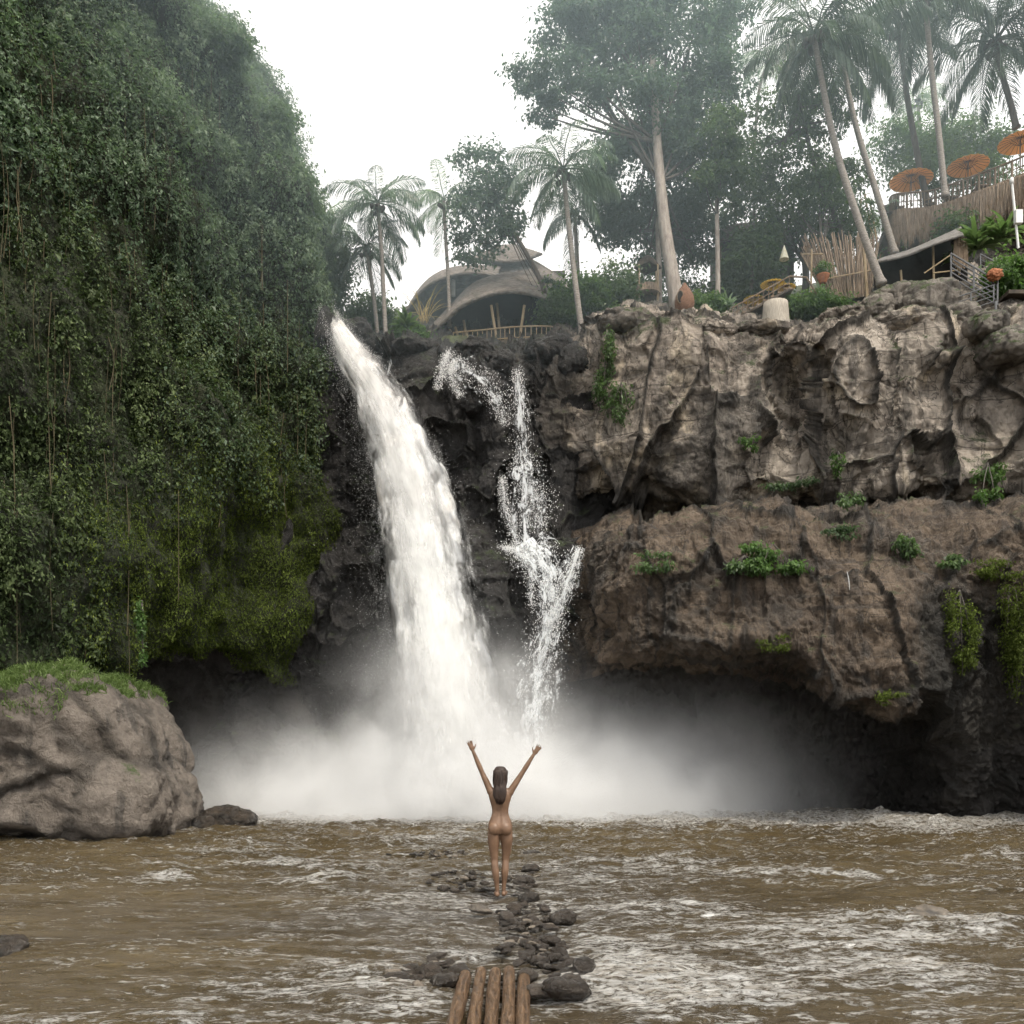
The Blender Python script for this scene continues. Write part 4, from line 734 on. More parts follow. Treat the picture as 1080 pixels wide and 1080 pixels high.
# upper terrace
tr = thing('terrace', V(1010, 240, 31), 'restaurant terrace deck with shaggy thatch skirt climbing to the right edge', 'terrace')
E = [V(937, 224, 32.7), V(945, 224, 32.3), V(985, 220, 32.05), V(1030, 204, 31.2), V(1085, 182, 30.1), V(1180, 140, 28.)]
ZD = E[1].z
E = [Vector((e.x, e.y, ZD-.0)) for e in E]; En = cr(np.array([e[:] for e in E]), 60)
Gd = np.stack([En, En+np.array([.8, 4.5, 0])]); o = obj('deck', mesh_np('deck', Gd.reshape(-1, 3), gridf(2, 60), M['wood'], False), tr); o.modifiers.new('s', 'SOLIDIFY').thickness = .14
Gs = np.stack([En+np.array([0, -.03*k, -.22*k+.0]) for k in range(5)]); o = obj('skirt_backing', mesh_np('skirt_backing', Gs.reshape(-1, 3), gridf(5, 60), M['thatch'], True), tr)
V_ = []; F_ = []
for k in range(5200):
    t = random.random()*59; i = int(t); e = En[i]*(1-(t-i))+En[min(i+1, 59)]*(t-i); L = random.uniform(.35, 1.12)*(1+.12*math.sin(t*1.3)); z0 = random.uniform(-.25, .03); w = random.uniform(.01, .03); dx = random.uniform(-.1, .1); y = -.06-random.random()*.13
    b = len(V_); V_ += [(e[0]-w, e[1]+y, e[2]+z0), (e[0]+w, e[1]+y, e[2]+z0), (e[0]+dx+.003, e[1]+y-.05, e[2]+z0-L), (e[0]+dx-.003, e[1]+y-.05, e[2]+z0-L)]; F_.append((b, b+1, b+2, b+3))
obj('thatch_skirt', mesh_np('thatch_skirt', np.array(V_), np.array(F_), M['thatch'], False), tr)
mb = MB(); mb.tube(En[1:]+np.array([0, 0, .62]), .03, 6); mb.tube(En[1:]+np.array([0, 0, .33]), .014, 5); mb.tube(En[1:]+np.array([0, 0, .06]), .03, 6)
for i in range(2, 60): mb.tube([En[i]+np.array([0, 0, .0]), En[i]+np.array([random.uniform(-.03, .03), 0, .6])], .014 if i % 4 else .04, 5)
mb.build('railing', M['wood'], tr)
mb = MB(); mb.tube([E[1]+Vector((-.05, -.1, -.1)), E[1]+Vector((.1, .1, .62)), E[1]+Vector((.9, 2.2, .62))], .03, 6); mb.tube([E[1]+Vector((-.4, 0, 0)), E[1]+Vector((.3, 0, 0))], .04, 6); mb.build('corner_post', M['wooddark'], tr)
def chair(label, x, y, z, rz):
    root = thing('terrace_chair', (x, y, z), label, 'chair', 'wooden chairs along the terrace railing'); root.rotation_euler = (0, 0, rz)
    def pt(n, f): mb = MB(); f(mb); obj(n, mb.mesh(n, M['wood']), root, loc=(0, 0, 0))
    for sx in (-.17, .17):
        for sy in (-.17, .17): pt('leg', lambda m, sx=sx, sy=sy: m.tube([(sx, sy, 0), (sx*.95, sy*.95, .40)], .02, 6))
    pt('seat', lambda m: m.box((0, 0, .41), (.20, .20, .018)))
    def bk(m):
        for sx in (-.17, 0, .17): m.tube([(sx, .18, .41), (sx, .24, .80)], .018, 6)
        m.tube([(-.2, .24, .78), (.2, .24, .78)], .025, 6)
    pt('backrest', bk)
for k, (t, lab) in enumerate(((8, 'wooden chair under the left amber parasol'), (14, 'wooden chair right of the left amber parasol, by the upright palm'), (24, 'wooden chair left of the middle amber parasol'), (30, 'wooden chair under the middle amber parasol'), (38, 'wooden chair nearest the right edge on the terrace'))):
    e = En[t]; chair(lab, e[0]+.1, e[1]+.6, e[2], random.uniform(0, 6))
tb = thing('terrace_table', Vector(En[11])+Vector((.1, .7, 0)), 'small round table under the left amber parasol', 'table')
mb = MB(); mb.lathe([(.02, .5), (.33, .5), (.33, .46), (.02, .46)], tb.location, 20); mb.build('tabletop', M['wood'], tb); mb = MB(); mb.tube([tb.location, tb.location+Vector((0, 0, .46))], .03, 6); mb.build('leg', M['wood'], tb)
# lean-to
lt = thing('lean_to', V(970, 295, 29), 'dark open lean-to with sagging tilted grey roof below the terrace', 'shelter')
shell([[(922, 277, 28.6), (955, 270, 28.4), (985, 258, 28.2), (1016, 248, 28.2)], [(930, 273, 29.6), (960, 264, 29.6), (990, 251, 29.6), (1014, 240, 29.6)]], 'roof', simple('grey_sagging_roofing', (.10, .095, .09), (.24, .225, .21), 5, .9, (1, 1, 1), .8, .04), lt, .07)
shell([[(922, 278, 29.4), (1020, 247, 29.4)], [(922, 330, 29.4), (1020, 330, 29.4)]], 'dark_backing', M['inner_shade'], lt, .05)  # blackish sheet painting the lean-to's shaded interior
for a in ((926, 300, 28.8, 274), (951, 300, 28.8, 285), (985, 300, 28.8, 258), (1012, 290, 28.8, 245)):
    mb = MB(); mb.tube([P(a[0], a[1], a[2]), P(a[0]-1, a[3], a[2])], .035, 6); mb.build('post', M['bamboo'], lt)
mb = MB(); mb.tube([P(975, 288, 28.4), P(1004, 268, 28.2)], .02, 6); mb.tube([P(984, 288, 28.4), P(1010, 285, 28.2)], .02, 6); mb.build('brace', M['bamboo'], lt)
mb = MB()
for k in range(90): x = 1006+random.uniform(0, 14); mb.tube([P(x, 252+random.uniform(-3, 4), 28.5), P(x+random.uniform(-3, 3), 262+random.uniform(5, 22), 28.5)], .01, 4)
mb.build('thatch_fringe', M['thatch'], lt)
# steel stair
ss = thing('steel_stair', V(1050, 350, 26.3), 'grey steel stair and railing descending at the right edge of the rim', 'stairs')
def rails(name, A, B, h, n, npost, r=.018):
    mb = MB()
    for k in range(n): o = Vector((0, 0, h*k/(n-1))); mb.tube([A+o, B+o], r if k == n-1 else r*.7, 6)
    for k in range(npost): q = A.lerp(B, k/(npost-1)); mb.tube([q, q+Vector((0, 0, h))], r, 6)
    mb.build(name, M['metal'], ss)
rails('railing', V(1003, 292, 26.6), V(1052, 322, 25.8), .66, 6, 3, .026); rails('railing', V(1034, 290, 28), V(1085, 318, 27), .62, 5, 3, .024); rails('railing', V(1000, 334, 25.8), V(1048, 318, 25.7), .45, 4, 3, .020)
mb = MB(); mb.box(V(1090, 320, 26.4), (1.05, .7, .05)); mb.box(V(1020, 338, 26.2), (.62, .35, .04), Euler((0, R(-17), 0)).to_matrix()); mb.build('platform', M['wooddark'], ss)
mb = MB(); mb.tube([V(1050, 318, 25.7), V(1052, 372, 25.7)], .035, 8); mb.build('post', M['metal'], ss)
fp = thing('flower_pot', V(1050, 298, 25.9), 'rust orange pot hung on the steel stair railing', 'pot')
v, f = ICO[4]; w = v*(1+.35*fbm(v*3, 3)[:, None])*np.array([.2, .16, .15])+np.array(V(1049, 290, 25.7)); obj('pot', mesh_np('pot', w, f, M['terracotta']), fp)
C, Nn, T = blob_leaves([(1050, 284, 25.9, 9, 6)], 120, .1, .3, 8); leaf_obj('leaves', C, Nn, np.full(len(C), .09), M['darkleaf'], fp, rnd=T)
lp = thing('lamp_post', V(1074, 250, 27.4), 'thin white lamp post with a box at the right edge', 'lamp post')
mb = MB(); mb.tube([V(1074, 262, 27.4), V(1067, 190, 27.4)], .035, 8); mb.build('pole', M['white'], lp); mb = MB(); mb.box(V(1074, 229, 27.35), (.10, .07, .19)); mb.build('meter_box', M['white'], lp); mb = MB(); mb.lathe([(.0, .1), (.05, .06), (.06, -.1), (.0, -.12)], V(1067, 190, 27.4), 10); mb.build('lamp_head', M['white'], lp, True)
# ------------------------------------------------------------------ rocks on the rim
def rock(name, label, px, py, Y, rx, ry, rz, mat, seed, cat='rock', group=None, sub=5, amp=.35, block=1., pn=2.6, sink=0, rot=0):
    v, f = ICO[sub]; a = np.abs(v); r = 1/((a**pn).sum(1)**(1/pn)); v = v*r[:, None]; s = np.array([rx/F*Y, ry, rz/F*Y]); mn = s.mean()
    v = v*s; p = v/mn*1.1+seed*7.3; f1, f2, val = worley(p*block+fbm(p*.8, 2)[:, None]*.3, 4.); n = v/np.linalg.norm(v, axis=1)[:, None]; d = ((val-.5)*.22-(1-sstep(0, .16, f2-f1))*.07+fbm(p*.8, 6, .6)*.42+(ridged(p*1.3+3, 5)-.5)*.22+(ridged(p*3.1+8, 5)-.5)*.10)*amp*mn; v = v+n*d[:, None]
    if rot: c, s_ = math.cos(rot), math.sin(rot); v = v @ np.array([[c, 0, s_], [0, 1, 0], [-s_, 0, c]])
    cav = np.clip((1-sstep(0, .2, f2-f1))*.6, 0, 1); o = obj(name, mesh_np(name, v, f, mat, True, {'cav': cav}), None, loc=Vector(P(px, py, Y)), label=label, cat=cat, group=group); return o
for k, (px, py, Y, rx, ry, rz, lab) in enumerate((
    (940, 326, 27, 30, .9, 20, 'grey rim rock below the lean-to, left of two'), (975, 330, 26.6, 34, 1., 26, 'large rounded grey rim rock below the lean-to posts'), (920, 332, 26.6, 20, .7, 14, 'small grey rim rock at the foot of the longest palm'), (1008, 340, 26, 22, .8, 16, 'pale rim rock beside the steel stair'),
    (1035, 350, 25.4, 20, .8, 15, 'pale cream boulder under the steel stair post'), (1060, 368, 25, 24, .8, 17, 'cream boulder at the right edge under the stair'), (960, 345, 26, 40, .8, 14, 'broad low rim rock under the rounded grey one'), (890, 338, 26.6, 24, .7, 10, 'low brown rim rock left of the palm foot'),
    (660, 345, 26.8, 30, .8, 13, 'grey rounded rim rock above the draped vine'), (700, 346, 26.8, 28, .7, 10, 'rim rock below the wicker pod'), (750, 352, 26.6, 26, .6, 9, 'flat rim rock right of the wicker pod'), (800, 350, 26.6, 28, .6, 8, 'flat rim rock below the stairway'),
    (500, 378, 27.4, 28, .8, 14, 'black wet rock beside the head of the left cascade'), (529, 385, 27.2, 16, .5, 14, 'rounded black rock between the two cascade heads'), (438, 372, 27.8, 26, .8, 10, 'flat dark rock left of the cascade head'), (580, 375, 27.6, 26, .8, 15, 'black wet rock under the pavilion end'), (400, 372, 28.3, 16, .6, 9, 'dark rim rock at the foot of the twin palms'), (370, 355, 28.8, 26, .8, 14, 'sloping dark rock behind the top of the main fall'), (605, 385, 27.2, 20, .6, 20, 'dark cracked rock at the corner of the tan cliff'))):
    rock('rim_rock', lab, px, py, Y, rx, ry, rz, M['rock_wet'] if k > 11 else (M['rock_top'] if k not in (6, 7, 9, 10, 11) else M['rock_tan']), k+1, amp=.5)
for k, (px, py, rx, rz, lab) in enumerate(((540, 588, 22, 12, 'wet black shelf rock splitting the lower cascade'), (590, 583, 20, 10, 'wet black rock under the right lip of the cascade'), (548, 500, 14, 12, 'wet rock under the fanning cascade'), (490, 418, 20, 20, 'black rock behind the left cascade veil'))):
    rock('wet_rock', lab, px, py, (26.6, 26.2, 26.7, 27.)[k], rx, .45, rz, M['rock_wet'], 30+k, amp=.4)
# ------------------------------------------------------------------ falls
def ribbon(name, pts, mat, parent, nu=30, step=.05, bulge=.15, noise=.08, seed=0., wscale=1., yo=0., fr=(1.5, 1.5, .5)):
    A = np.array([list(P(p[0], p[1], p[2]+yo))+[p[3]/F*p[2]*wscale/2, p[4] if len(p) > 4 else 0] for p in pts]); L = np.linalg.norm(np.diff(A[:, :3], axis=0), axis=1).sum(); nv = int(L/step)+2
    C = cr(A, nv); s = np.concatenate([[0], np.cumsum(np.linalg.norm(np.diff(C[:, :3], axis=0), axis=1))]); u = np.linspace(-1, 1, nu)
    T = np.gradient(C[:, :3], axis=0); T /= np.linalg.norm(T, axis=1)[:, None]; side = np.cross(T, np.array([0, 1, 0.])); side /= np.linalg.norm(side, axis=1)[:, None]; side *= np.sign(side[:, :1]+1e-9)
    G = C[:, None, :3]+side[:, None, :]*(C[:, 3:4]*u[None])[..., None]; bz = np.sqrt(np.clip(1-u**2, 0, 1))*bulge; G[..., 1] -= bz[None]*C[:, 3:4]/max(C[:, 3].max(), .01)*2
    q = G.reshape(-1, 3)*np.array(fr)+seed; d = fbm(q, 3, .45).reshape(nv, nu)*noise*np.clip(C[:, 3:4]*2.5, .3, 1.5); G[..., 1] -= d; G[..., 0] += .3*d*u[None]
    uv = np.stack(np.meshgrid((u+1)/2, s), -1).reshape(-1, 2)+np.array([0, seed]); thin = np.repeat(C[:, 4], nu)
    # keep u within 0..1
    uv[:, 0] = np.tile((u+1)/2, nv)
    return obj(name, mesh_np(name, G.reshape(-1, 3), gridf(nv, nu), mat, True, {'thin': thin}, uv), parent), C
MF = [(348, 335, 28.6, 14), (356, 347, 28.2, 20), (374, 380, 27.8, 38), (400, 420, 27.3, 54), (421, 470, 26.9, 70), (438, 530, 26.5, 86), (451, 600, 26.1, 98), (464, 660, 25.8, 106), (475, 730, 25.5, 114), (480, 800, 25.2, 120), (482, 868, 25.0, 126)]
mf = thing('waterfall', V(480, 866, 25.2), 'tall roaring white main waterfall pouring over the left of the cliff', 'waterfall')
ribbon('water_core', MF, M['fall_core'], mf, 60, .045, .5, .30, 3., .96)
for k in range(6): ribbon('water_veil', MF, M['fall_veil'], mf, 50, .06, .6, .22, 10.+7*k, .98+.08*k, -.10*k+.05)
for k in range(3): ribbon('water_mist_veil', MF[1:], M['fall_soft'], mf, 40, .08, .5, .15, 70.+5*k, 1.12+.26*k, -.55-.12*k)
dc = []
A = cr(np.array([list(P(*p[:3]))+[p[3]/F*p[2]/2] for p in MF]), 400)
for i in RNG.integers(8, 400, 26000):
    sd = RNG.choice([-1, 1], p=[.55, .45]); o = A[i, 3]*(.75+RNG.exponential()*.17*(1.5 if sd < 0 else 1.)); dc.append(A[i, :3]+[sd*o-(.1*i/400 if sd < 0 else 0), RNG.normal()*.35-.3, RNG.normal()*.1])
drops('spray', np.array(dc), .0015, .0065, mf, kind='stuff')
cf = thing('waterfall', V(550, 790, 26), 'thin broken cascade tumbling down the black rocks right of the main fall', 'waterfall')
CF = [([(545, 392, 26.8, 14, .1), (547, 410, 26.7, 20, 0), (550, 440, 26.5, 28, .02), (551, 478, 26.4, 32, .04), (554, 500, 26.2, 56, .02), (555, 540, 26.1, 54, .02), (554, 574, 25.9, 44, 0)], 0),
      ([(473, 372, 27.2, 7, 0), (484, 386, 26.8, 38, .02), (502, 398, 26.5, 56, .06), (522, 420, 26.3, 36, .05), (532, 450, 26.4, 12, .10)], 1), ([(472, 376, 26.9, 8, 0), (466, 392, 26.7, 14, .05), (462, 412, 26.6, 10, .15)], 2),
      ([(554, 572, 25.9, 46, 0), (568, 590, 25.4, 50, 0), (580, 612, 25.2, 46, 0), (582, 640, 25.0, 36, 0), (576, 680, 24.9, 38, 0), (566, 720, 24.9, 48, .0), (558, 770, 24.8, 58, .03), (553, 840, 24.7, 70, .1)], 3),
      ([(611, 579, 25.6, 16, -.06), (604, 600, 25.2, 24, -.04), (593, 626, 25.0, 26, 0), (583, 662, 24.9, 18, .05)], 4), ([(532, 578, 26.0, 16, .02), (548, 584, 25.7, 26, 0), (560, 606, 25.5, 14, .04), (560, 640, 25.4, 10, .1)], 5),
      ([(530, 505, 26.5, 10, .06), (532, 530, 26.4, 14, .04), (545, 570, 26.1, 14, .04)], 6), ([(478, 384, 26.9, 10, .0), (476, 400, 26.7, 16, .1), (486, 420, 26.6, 12, .2)], 7), ([(556, 512, 26.35, 40, .05), (566, 530, 26.25, 44, .12), (572, 556, 26.2, 22, .2)], 8)]
dc = []
for pts, k in CF:
    n = 2 if k == 3 else 1
    for j in range(n): _, C_ = ribbon('water_veil', pts, M['fall_thin'], cf, 22, .04, .06, .06, 50+k*3.3+j*9, 1+.25*j, -.06*j-.05)
    m = int(380*len(pts)*(2. if k == 3 else 1)); ii = RNG.integers(0, len(C_), m); dc.append(C_[ii, :3]+np.stack([RNG.normal(size=m)*C_[ii, 3]*.48, -.1-RNG.random(m)*.15, RNG.normal(size=m)*.05], 1))
drops('spray', np.concatenate(dc), .003, .012, cf, kind='stuff')
tk = thing('trickle', V(412, 400, 27), 'tiny trickle left of the cascade head beside the main fall', 'waterfall')
ribbon('water_veil', [(414, 375, 27.6, 4), (411, 388, 27.2, 7), (408, 404, 27.0, 5)], M['fall_thin'], tk, 10, .04, .02, .03, 90)
tk = thing('trickle', V(895, 618, 21), 'tiny white trickle running down the brown ledge', 'waterfall'); yq = onrock(895, 610)-.08
ribbon('water_veil', [(893, 602, yq, 1.5), (895, 612, yq, 2.6), (896, 622, yq, 1.5)], M['fall_thin'], tk, 8, .03, .01, .01, 95)
# mist
def mist():
    me = bpy.data.meshes.new('mist'); bm = bmesh.new(); x0, x1, y0, y1, z0, z1 = -10.5, 9.8, 22.0, 27.2, -.6, 7.2
    v, f = ICO[4]; a = np.abs(v); v = v/((a**5).sum(1)**.2)[:, None]; v = v*np.array([(x1-x0)/2, (y1-y0)/2, (z1-z0)/2])+np.array([(x1+x0)/2, (y1+y0)/2, (z1+z0)/2])
    t = NT('waterfall_mist'); p = t.pos(); s = t.sep(p); big = t.noise(p, .5, 4, .6, .3)
    def g(cx, cz, sx, sz, amp, cy=25., sy=1.6):
        q = t.math('ADD', t.math('POWER', t.math('ABSOLUTE', t.math('DIVIDE', t.math('SUBTRACT', s[0], cx), sx)), 2.), t.math('ADD', t.math('POWER', t.math('ABSOLUTE', t.math('DIVIDE', t.math('SUBTRACT', s[2], cz), sz)), 2.), t.math('POWER', t.math('ABSOLUTE', t.math('DIVIDE', t.math('SUBTRACT', s[1], cy), sy)), 2.)))
        return t.math('MULTIPLY', t.math('EXPONENT', t.math('MULTIPLY', q, -1.)), amp)
    d = g(-.9, 0, 3.7, 1.45, 5.0, 24.0, 1.2); d = t.math('ADD', d, g(-3.9, .1, 3.0, 1.05, 1.4, 24.3, 1.3)); d = t.math('ADD', d, g(2.6, .2, 2.6, 1.45, 1.5, 24.3, 1.3)); d = t.math('ADD', d, g(4.6, .6, 3.2, 2.3, .30, 25.2)); d = t.math('ADD', d, g(-1.6, 2.2, 1.7, 1.9, 1.3, 24.6)); d = t.math('ADD', d, g(-5.5, .6, 2.8, 1.6, .16, 25.4))
    d = t.math('MULTIPLY', d, t.rng(s[2], 3.2, 6.4, 1, 0)); d = t.math('MULTIPLY', d, t.rng(big, .32, .68, .25, 1.6)); vs = t.n('ShaderNodeVolumeScatter'.replace('ShaderNode', '')); t.l(d, vs.inputs['Density']); vs.inputs['Color'].default_value = (1, 1, 1, 1); vs.inputs['Anisotropy'].default_value = .0
    t.l(vs.outputs[0], t.out.inputs['Volume']); bm.free()
    obj('mist', mesh_np('mist', v, f, t.m), None, kind='stuff', label='white mist billowing where the falls hit the river', cat='mist')
mist()
def haze():
    t = NT('valley_haze'); vs = t.n('VolumeScatter'); vs.inputs['Density'].default_value = .0145; vs.inputs['Color'].default_value = (.74, .91, 1, 1); vs.inputs['Anisotropy'].default_value = .2; t.l(vs.outputs[0], t.out.inputs['Volume'])
    v, f = ICO[4]; obj('haze', mesh_np('haze', v*np.array([21, 19.5, 17])+np.array([-1.5, 36, 26.5]), f, t.m), None, kind='stuff', label='thin bluish white haze hanging among the palms and over the left cliff top', cat='haze')
haze()
# ------------------------------------------------------------------ boulder and stones
bo = rock('boulder', 'huge pale grey brown boulder with a grassy top at the left bank', 48, 803, 20, 138, 2.1, 86, M['rock_boulder'], 77, 'boulder', sub=6, amp=.46, block=1.1, pn=4.6)
def shape_boulder(o):
    me = o.data; n = len(me.vertices); c = np.zeros(n*3, np.float32); me.vertices.foreach_get('co', c); c = c.reshape(-1, 3); z = c[:, 2]; x = c[:, 0]
    t = np.clip((z+1.7)/3.4, 0, 1); xr = np.where(x > 0, x*(1-.34*t**1.6), x); xr = xr*(1+.04*(1-t)); c[:, 0] = xr; c[:, 2] = z+np.clip(-x-.0, 0, 3)*.10*(z > 0)
    c[:, 1] = np.where((z < -1.15) & (x < .9), c[:, 1]+.9*sstep(-1.1, -1.5, z)*sstep(1.2, .4, x), c[:, 1])
    me.vertices.foreach_set('co', c.ravel()); me.update(); return c+np.array(o.location)
BC = shape_boulder(bo); me = bo.data; fi = np.zeros(len(me.polygons)*3, np.int32); me.polygons.foreach_get('vertices', fi); fi = fi.reshape(-1, 3)
def grass_on(name, label, n, cond, L, mat):
    a, b, c = BC[fi[:, 0]], BC[fi[:, 1]], BC[fi[:, 2]]; nr = np.cross(b-a, c-a); ar = np.linalg.norm(nr, axis=1); nr = nr/ar[:, None]; ctr = (a+b+c)/3; w = ar*cond(ctr, nr); w /= w.sum(); i = RNG.choice(len(w), n, p=w)
    u = RNG.random((n, 1)); v = RNG.random((n, 1)); m = (u+v > 1); u = np.where(m, 1-u, u); v = np.where(m, 1-v, v); C = a[i]+(b[i]-a[i])*u+(c[i]-a[i])*v
    T = RNG.normal(size=(n, 3))*.45+np.array([0, -.15, 1]); T /= np.linalg.norm(T, axis=1)[:, None]; B = np.cross(T, RNG.normal(size=(n, 3))); B /= np.linalg.norm(B, axis=1)[:, None]; l = (L*(.5+.8*RNG.random(n)))[:, None]; w_ = .010
    bend = RNG.normal(size=(n, 3))*.25*l; bend[:, 2] = -abs(bend[:, 2]); V_ = np.stack([C-B*w_, C+B*w_, C+T*l*.6+B*w_*.8, C+T*l*.6-B*w_*.8, C+T*l+bend+B*.002, C+T*l+bend-B*.002], 1).reshape(-1, 3)
    k = np.arange(n)*6; F_ = np.concatenate([np.stack([k, k+1, k+2, k+3], 1), np.stack([k+3, k+2, k+4, k+5], 1)]); obj(name, mesh_np(name, V_, F_, mat, False, {'rnd': np.repeat(np.clip(.45+.3*fbm(C*2, 3)+RNG.normal(size=n)*.15, 0, 1), 6)}), None, kind='stuff', label=label, cat='grass')
grass_on('grass', 'short green grass and weeds on top of the huge boulder', 24000, lambda c, n: ((n[:, 2] > .45) & (c[:, 2] > 2.75-.5*fbm(c*1.3, 4)+.25*np.clip(c[:, 0]+9.3, 0, 2)) & (c[:, 0] < -7.5+.3*fbm(c*1.5, 2)) & (n[:, 2] > .45+.7*fbm(c*2.1+4, 3)))+.3*((c[:, 2] > 2.5) & (c[:, 0] < -8.6) & (fbm(c*1.7, 3) > -.1)), .16, M['grass'])
rock('dark_rock', 'dark wet rock at the foot of the huge boulder, river side', 234, 868, 21.5, 36, .6, 17, M['stone'], 81, sub=5, amp=.5, block=1.2)
rock('dark_rock', 'small dark rock wedged left of the wet one against the boulder', 212, 872, 21.0, 16, .4, 12, M['stone'], 82, sub=4, amp=.5)
rock('dark_rock', 'low brown stone under the left side of the boulder', 24, 872, 18.9, 18, .4, 9, M['rock_boulder'], 83, sub=4, amp=.5)
rock('river_rock', 'flat grey brown stone block at the left edge of the river', -2, 1001, 8.9, 26, .35, 12, M['stone'], 84, sub=4, amp=.4)
rock('river_rock', 'brown rounded rock breaking the rapids on the right, larger of two', 975, 972, 10.2, 30, .25, 13, M['stone_pale'], 85, sub=4, amp=.4)
rock('river_rock', 'small dark rock in the foam left of the brown rounded rock', 935, 970, 10.3, 13, .15, 9, M['stone'], 86, sub=4, amp=.4)
sv = []
for k in range(8):
    v, f = ICO[3]; a = np.abs(v); v = v/((a**2.6).sum(1)**(1/2.6))[:, None]; p = v*1.1+k*9.1; v = v*(1+.22*fbm(p, 4)[:, None]); f1, f2, val = worley(p*1.0, 4.); v = v*(1+.30*(val-.5)[:, None]); v[:, 2] *= (.5, .7, .45, .6, .36, .65, .5, .4)[k]
    sv.append([mesh_np('river_stone', v, f, M[m], True, {'cav': np.zeros(len(v))}) for m in ('stone', 'stone_pale')])
def stone(px, py, wpx, pale=0, label=None, group='wet river stones on the stone spit', squash=1.):
    wpx = wpx*(.85 if wpx > 22 else 1); Y = 1000*CH/(py-HZ); s = wpx/F*Y/2; o = bpy.data.objects.new('river_stone', sv[random.randrange(8)][pale]); COL.objects.link(o)
    o.location = ((px-540)/F*Y, Y, .03+s*.28*squash); o.scale = (s, s*random.uniform(.6, 1.0), s*random.uniform(.55, .95)*squash); o.rotation_euler = (random.uniform(-.25, .25), random.uniform(-.25, .25), random.uniform(0, 6.28)); tag(o, label, 'stone', group); return o
big = [(598, 1056, 60, 0, 'largest dark wet boulder at the lower right of the log footbridge'), (616, 1030, 44, 0, 'angular dark boulder right of the log ends'), (571, 1055, 40, 0, 'dark boulder touching the right side of the logs'), (418, 1040, 32, 0, 'dark rounded boulder at the left end of the stones by the logs'),
       (430, 1028, 24, 0, 'round brown stone leaning on the dark boulder at the left end'), (452, 1032, 30, 0, 'mid brown stone left of the logs'), (470, 1044, 38, 0, 'black stone against the left side of the logs'), (460, 1015, 24, 0, 'small dark stone topmost of the left pile by the logs'),
       (440, 1046, 18, 1, 'pale wet stone in the left pile by the logs'), (594, 976, 34, 0, 'brown rounded stone right of the spit middle'), (580, 984, 26, 0, 'dark oval stone overlapping the brown rounded one'), (542, 962, 18, 0, 'dark stone just behind the person, to the right'),
       (534, 972, 22, 0, 'low brown stone in the middle of the spit'), (560, 1000, 26, 1, 'pale broken slab stone in the narrow part of the spit'), (531, 1005, 24, 0, 'flat thin stone left of the pale broken slab'), (580, 998, 22, 0, 'dark stone right of the pale broken slab'), (568, 1020, 22, 0, 'grey block stone just beyond the log ends'),
       (590, 1012, 20, 0, 'brown block stone right of the log ends'), (507, 965, 22, 1, 'pale flat stone left of the spit, near the feet'), (558, 952, 24, 0, 'flat stone right of the feet'), (518, 943, 16, 0, 'dark stone beside the left foot'), (553, 934, 22, 0, 'larger dark stone right of the calves'), (560, 921, 24, 0, 'long flat dark stone right of the knees'),
       (560, 904, 18, 0, 'dark stone right of the thighs'), (484, 1030, 22, 0, 'brown stone touching the outer left log'), (600, 1042, 30, 0, 'brown boulder between the two biggest ones'), (556, 1036, 22, 0, 'stone tucked beside the right log end')]
for px, py, w, pl, lab in big: stone(px, py, w, pl, lab, squash=1.15 if w > 30 else 1)
rg = random.Random(5)
def scatter(n, cx, cy, rx, ry, w0, w1, label, ppale=.12):
    w0 *= .85; w1 *= .74; n = max(4, int(n*1.08))
    for _ in range(n):
        a = rg.uniform(0, 6.28); r = rg.random()**.6; py = cy+ry*r*math.sin(a); stone(cx+rx*r*math.cos(a), py, rg.uniform(w0, w1)*(py-HZ)/170, 1 if rg.random() < ppale else 0, label)
scatter(46, 492, 932, 46, 12, 6, 17, 'small dark wet stone in the patch left of the person')
scatter(34, 470, 903, 66, 4, 6, 15, 'small dark stone in the far line of stones beyond the person')
scatter(16, 385, 905, 14, 5, 4, 10, 'small dark stone alone in the water left of the far line', 0); scatter(16, 556, 935, 20, 18, 6, 15, 'small dark wet stone in the patch right of the person')
scatter(40, 556, 972, 30, 22, 6, 16, 'small wet stone on the middle of the spit'); scatter(34, 560, 1008, 36, 16, 7, 17, 'small wet stone on the spit just beyond the logs')
scatter(22, 455, 1032, 42, 14, 8, 18, 'small wet stone in the pile left of the logs', .3); scatter(24, 598, 1030, 30, 26, 8, 18, 'small wet stone in the pile right of the logs')
scatter(14, 14, 893, 20, 5, 5, 11, 'small dark stone in the rubble at the left bank below the boulder', 0)
# logs
lb = thing('log_footbridge', (0, 6.4, .1), 'footbridge of five rust brown wet logs pointing at the falls', 'footbridge')
for k, (x0, y0, x1, x2, w) in enumerate(((491, 1028, 478, 440, 17), (507, 1024, 500, 478, 15), (523, 1025, 517, 506, 16), (537, 1023, 535, 533, 16), (552, 1026, 552, 556, 16))):
    pts = []; rr = []
    for j in range(26):
        t = j/25; Yb = 7.9; A = P(x0, y0, Yb); B = P(x1, 1082, 6.35); D = P(x2, 1240, 4.2); q = A*(1-t)**2+2*B*t*(1-t)*1.0+D*t*t if False else (A*(1-2*t)+B*2*t if t < .5 else B*(2-2*t)+D*(2*t-1))
        pts.append(q+np.array([.004*math.sin(t*6+k*2), 0, .004*math.sin(t*5+k)])); rr.append(w/F*Yb/2*.80*(1+.04*math.sin(t*9+k*3)+.02*math.sin(t*23+k)))
    pts = cr(np.array(pts), 80); rr = list(np.interp(np.linspace(0, 25, 80), np.arange(26), rr)); rr[0] *= .72; rr[1] *= .93; mb = MB(); mb.tube(pts, rr, 18); mb.build('log', M['lowwood'], lb, True)
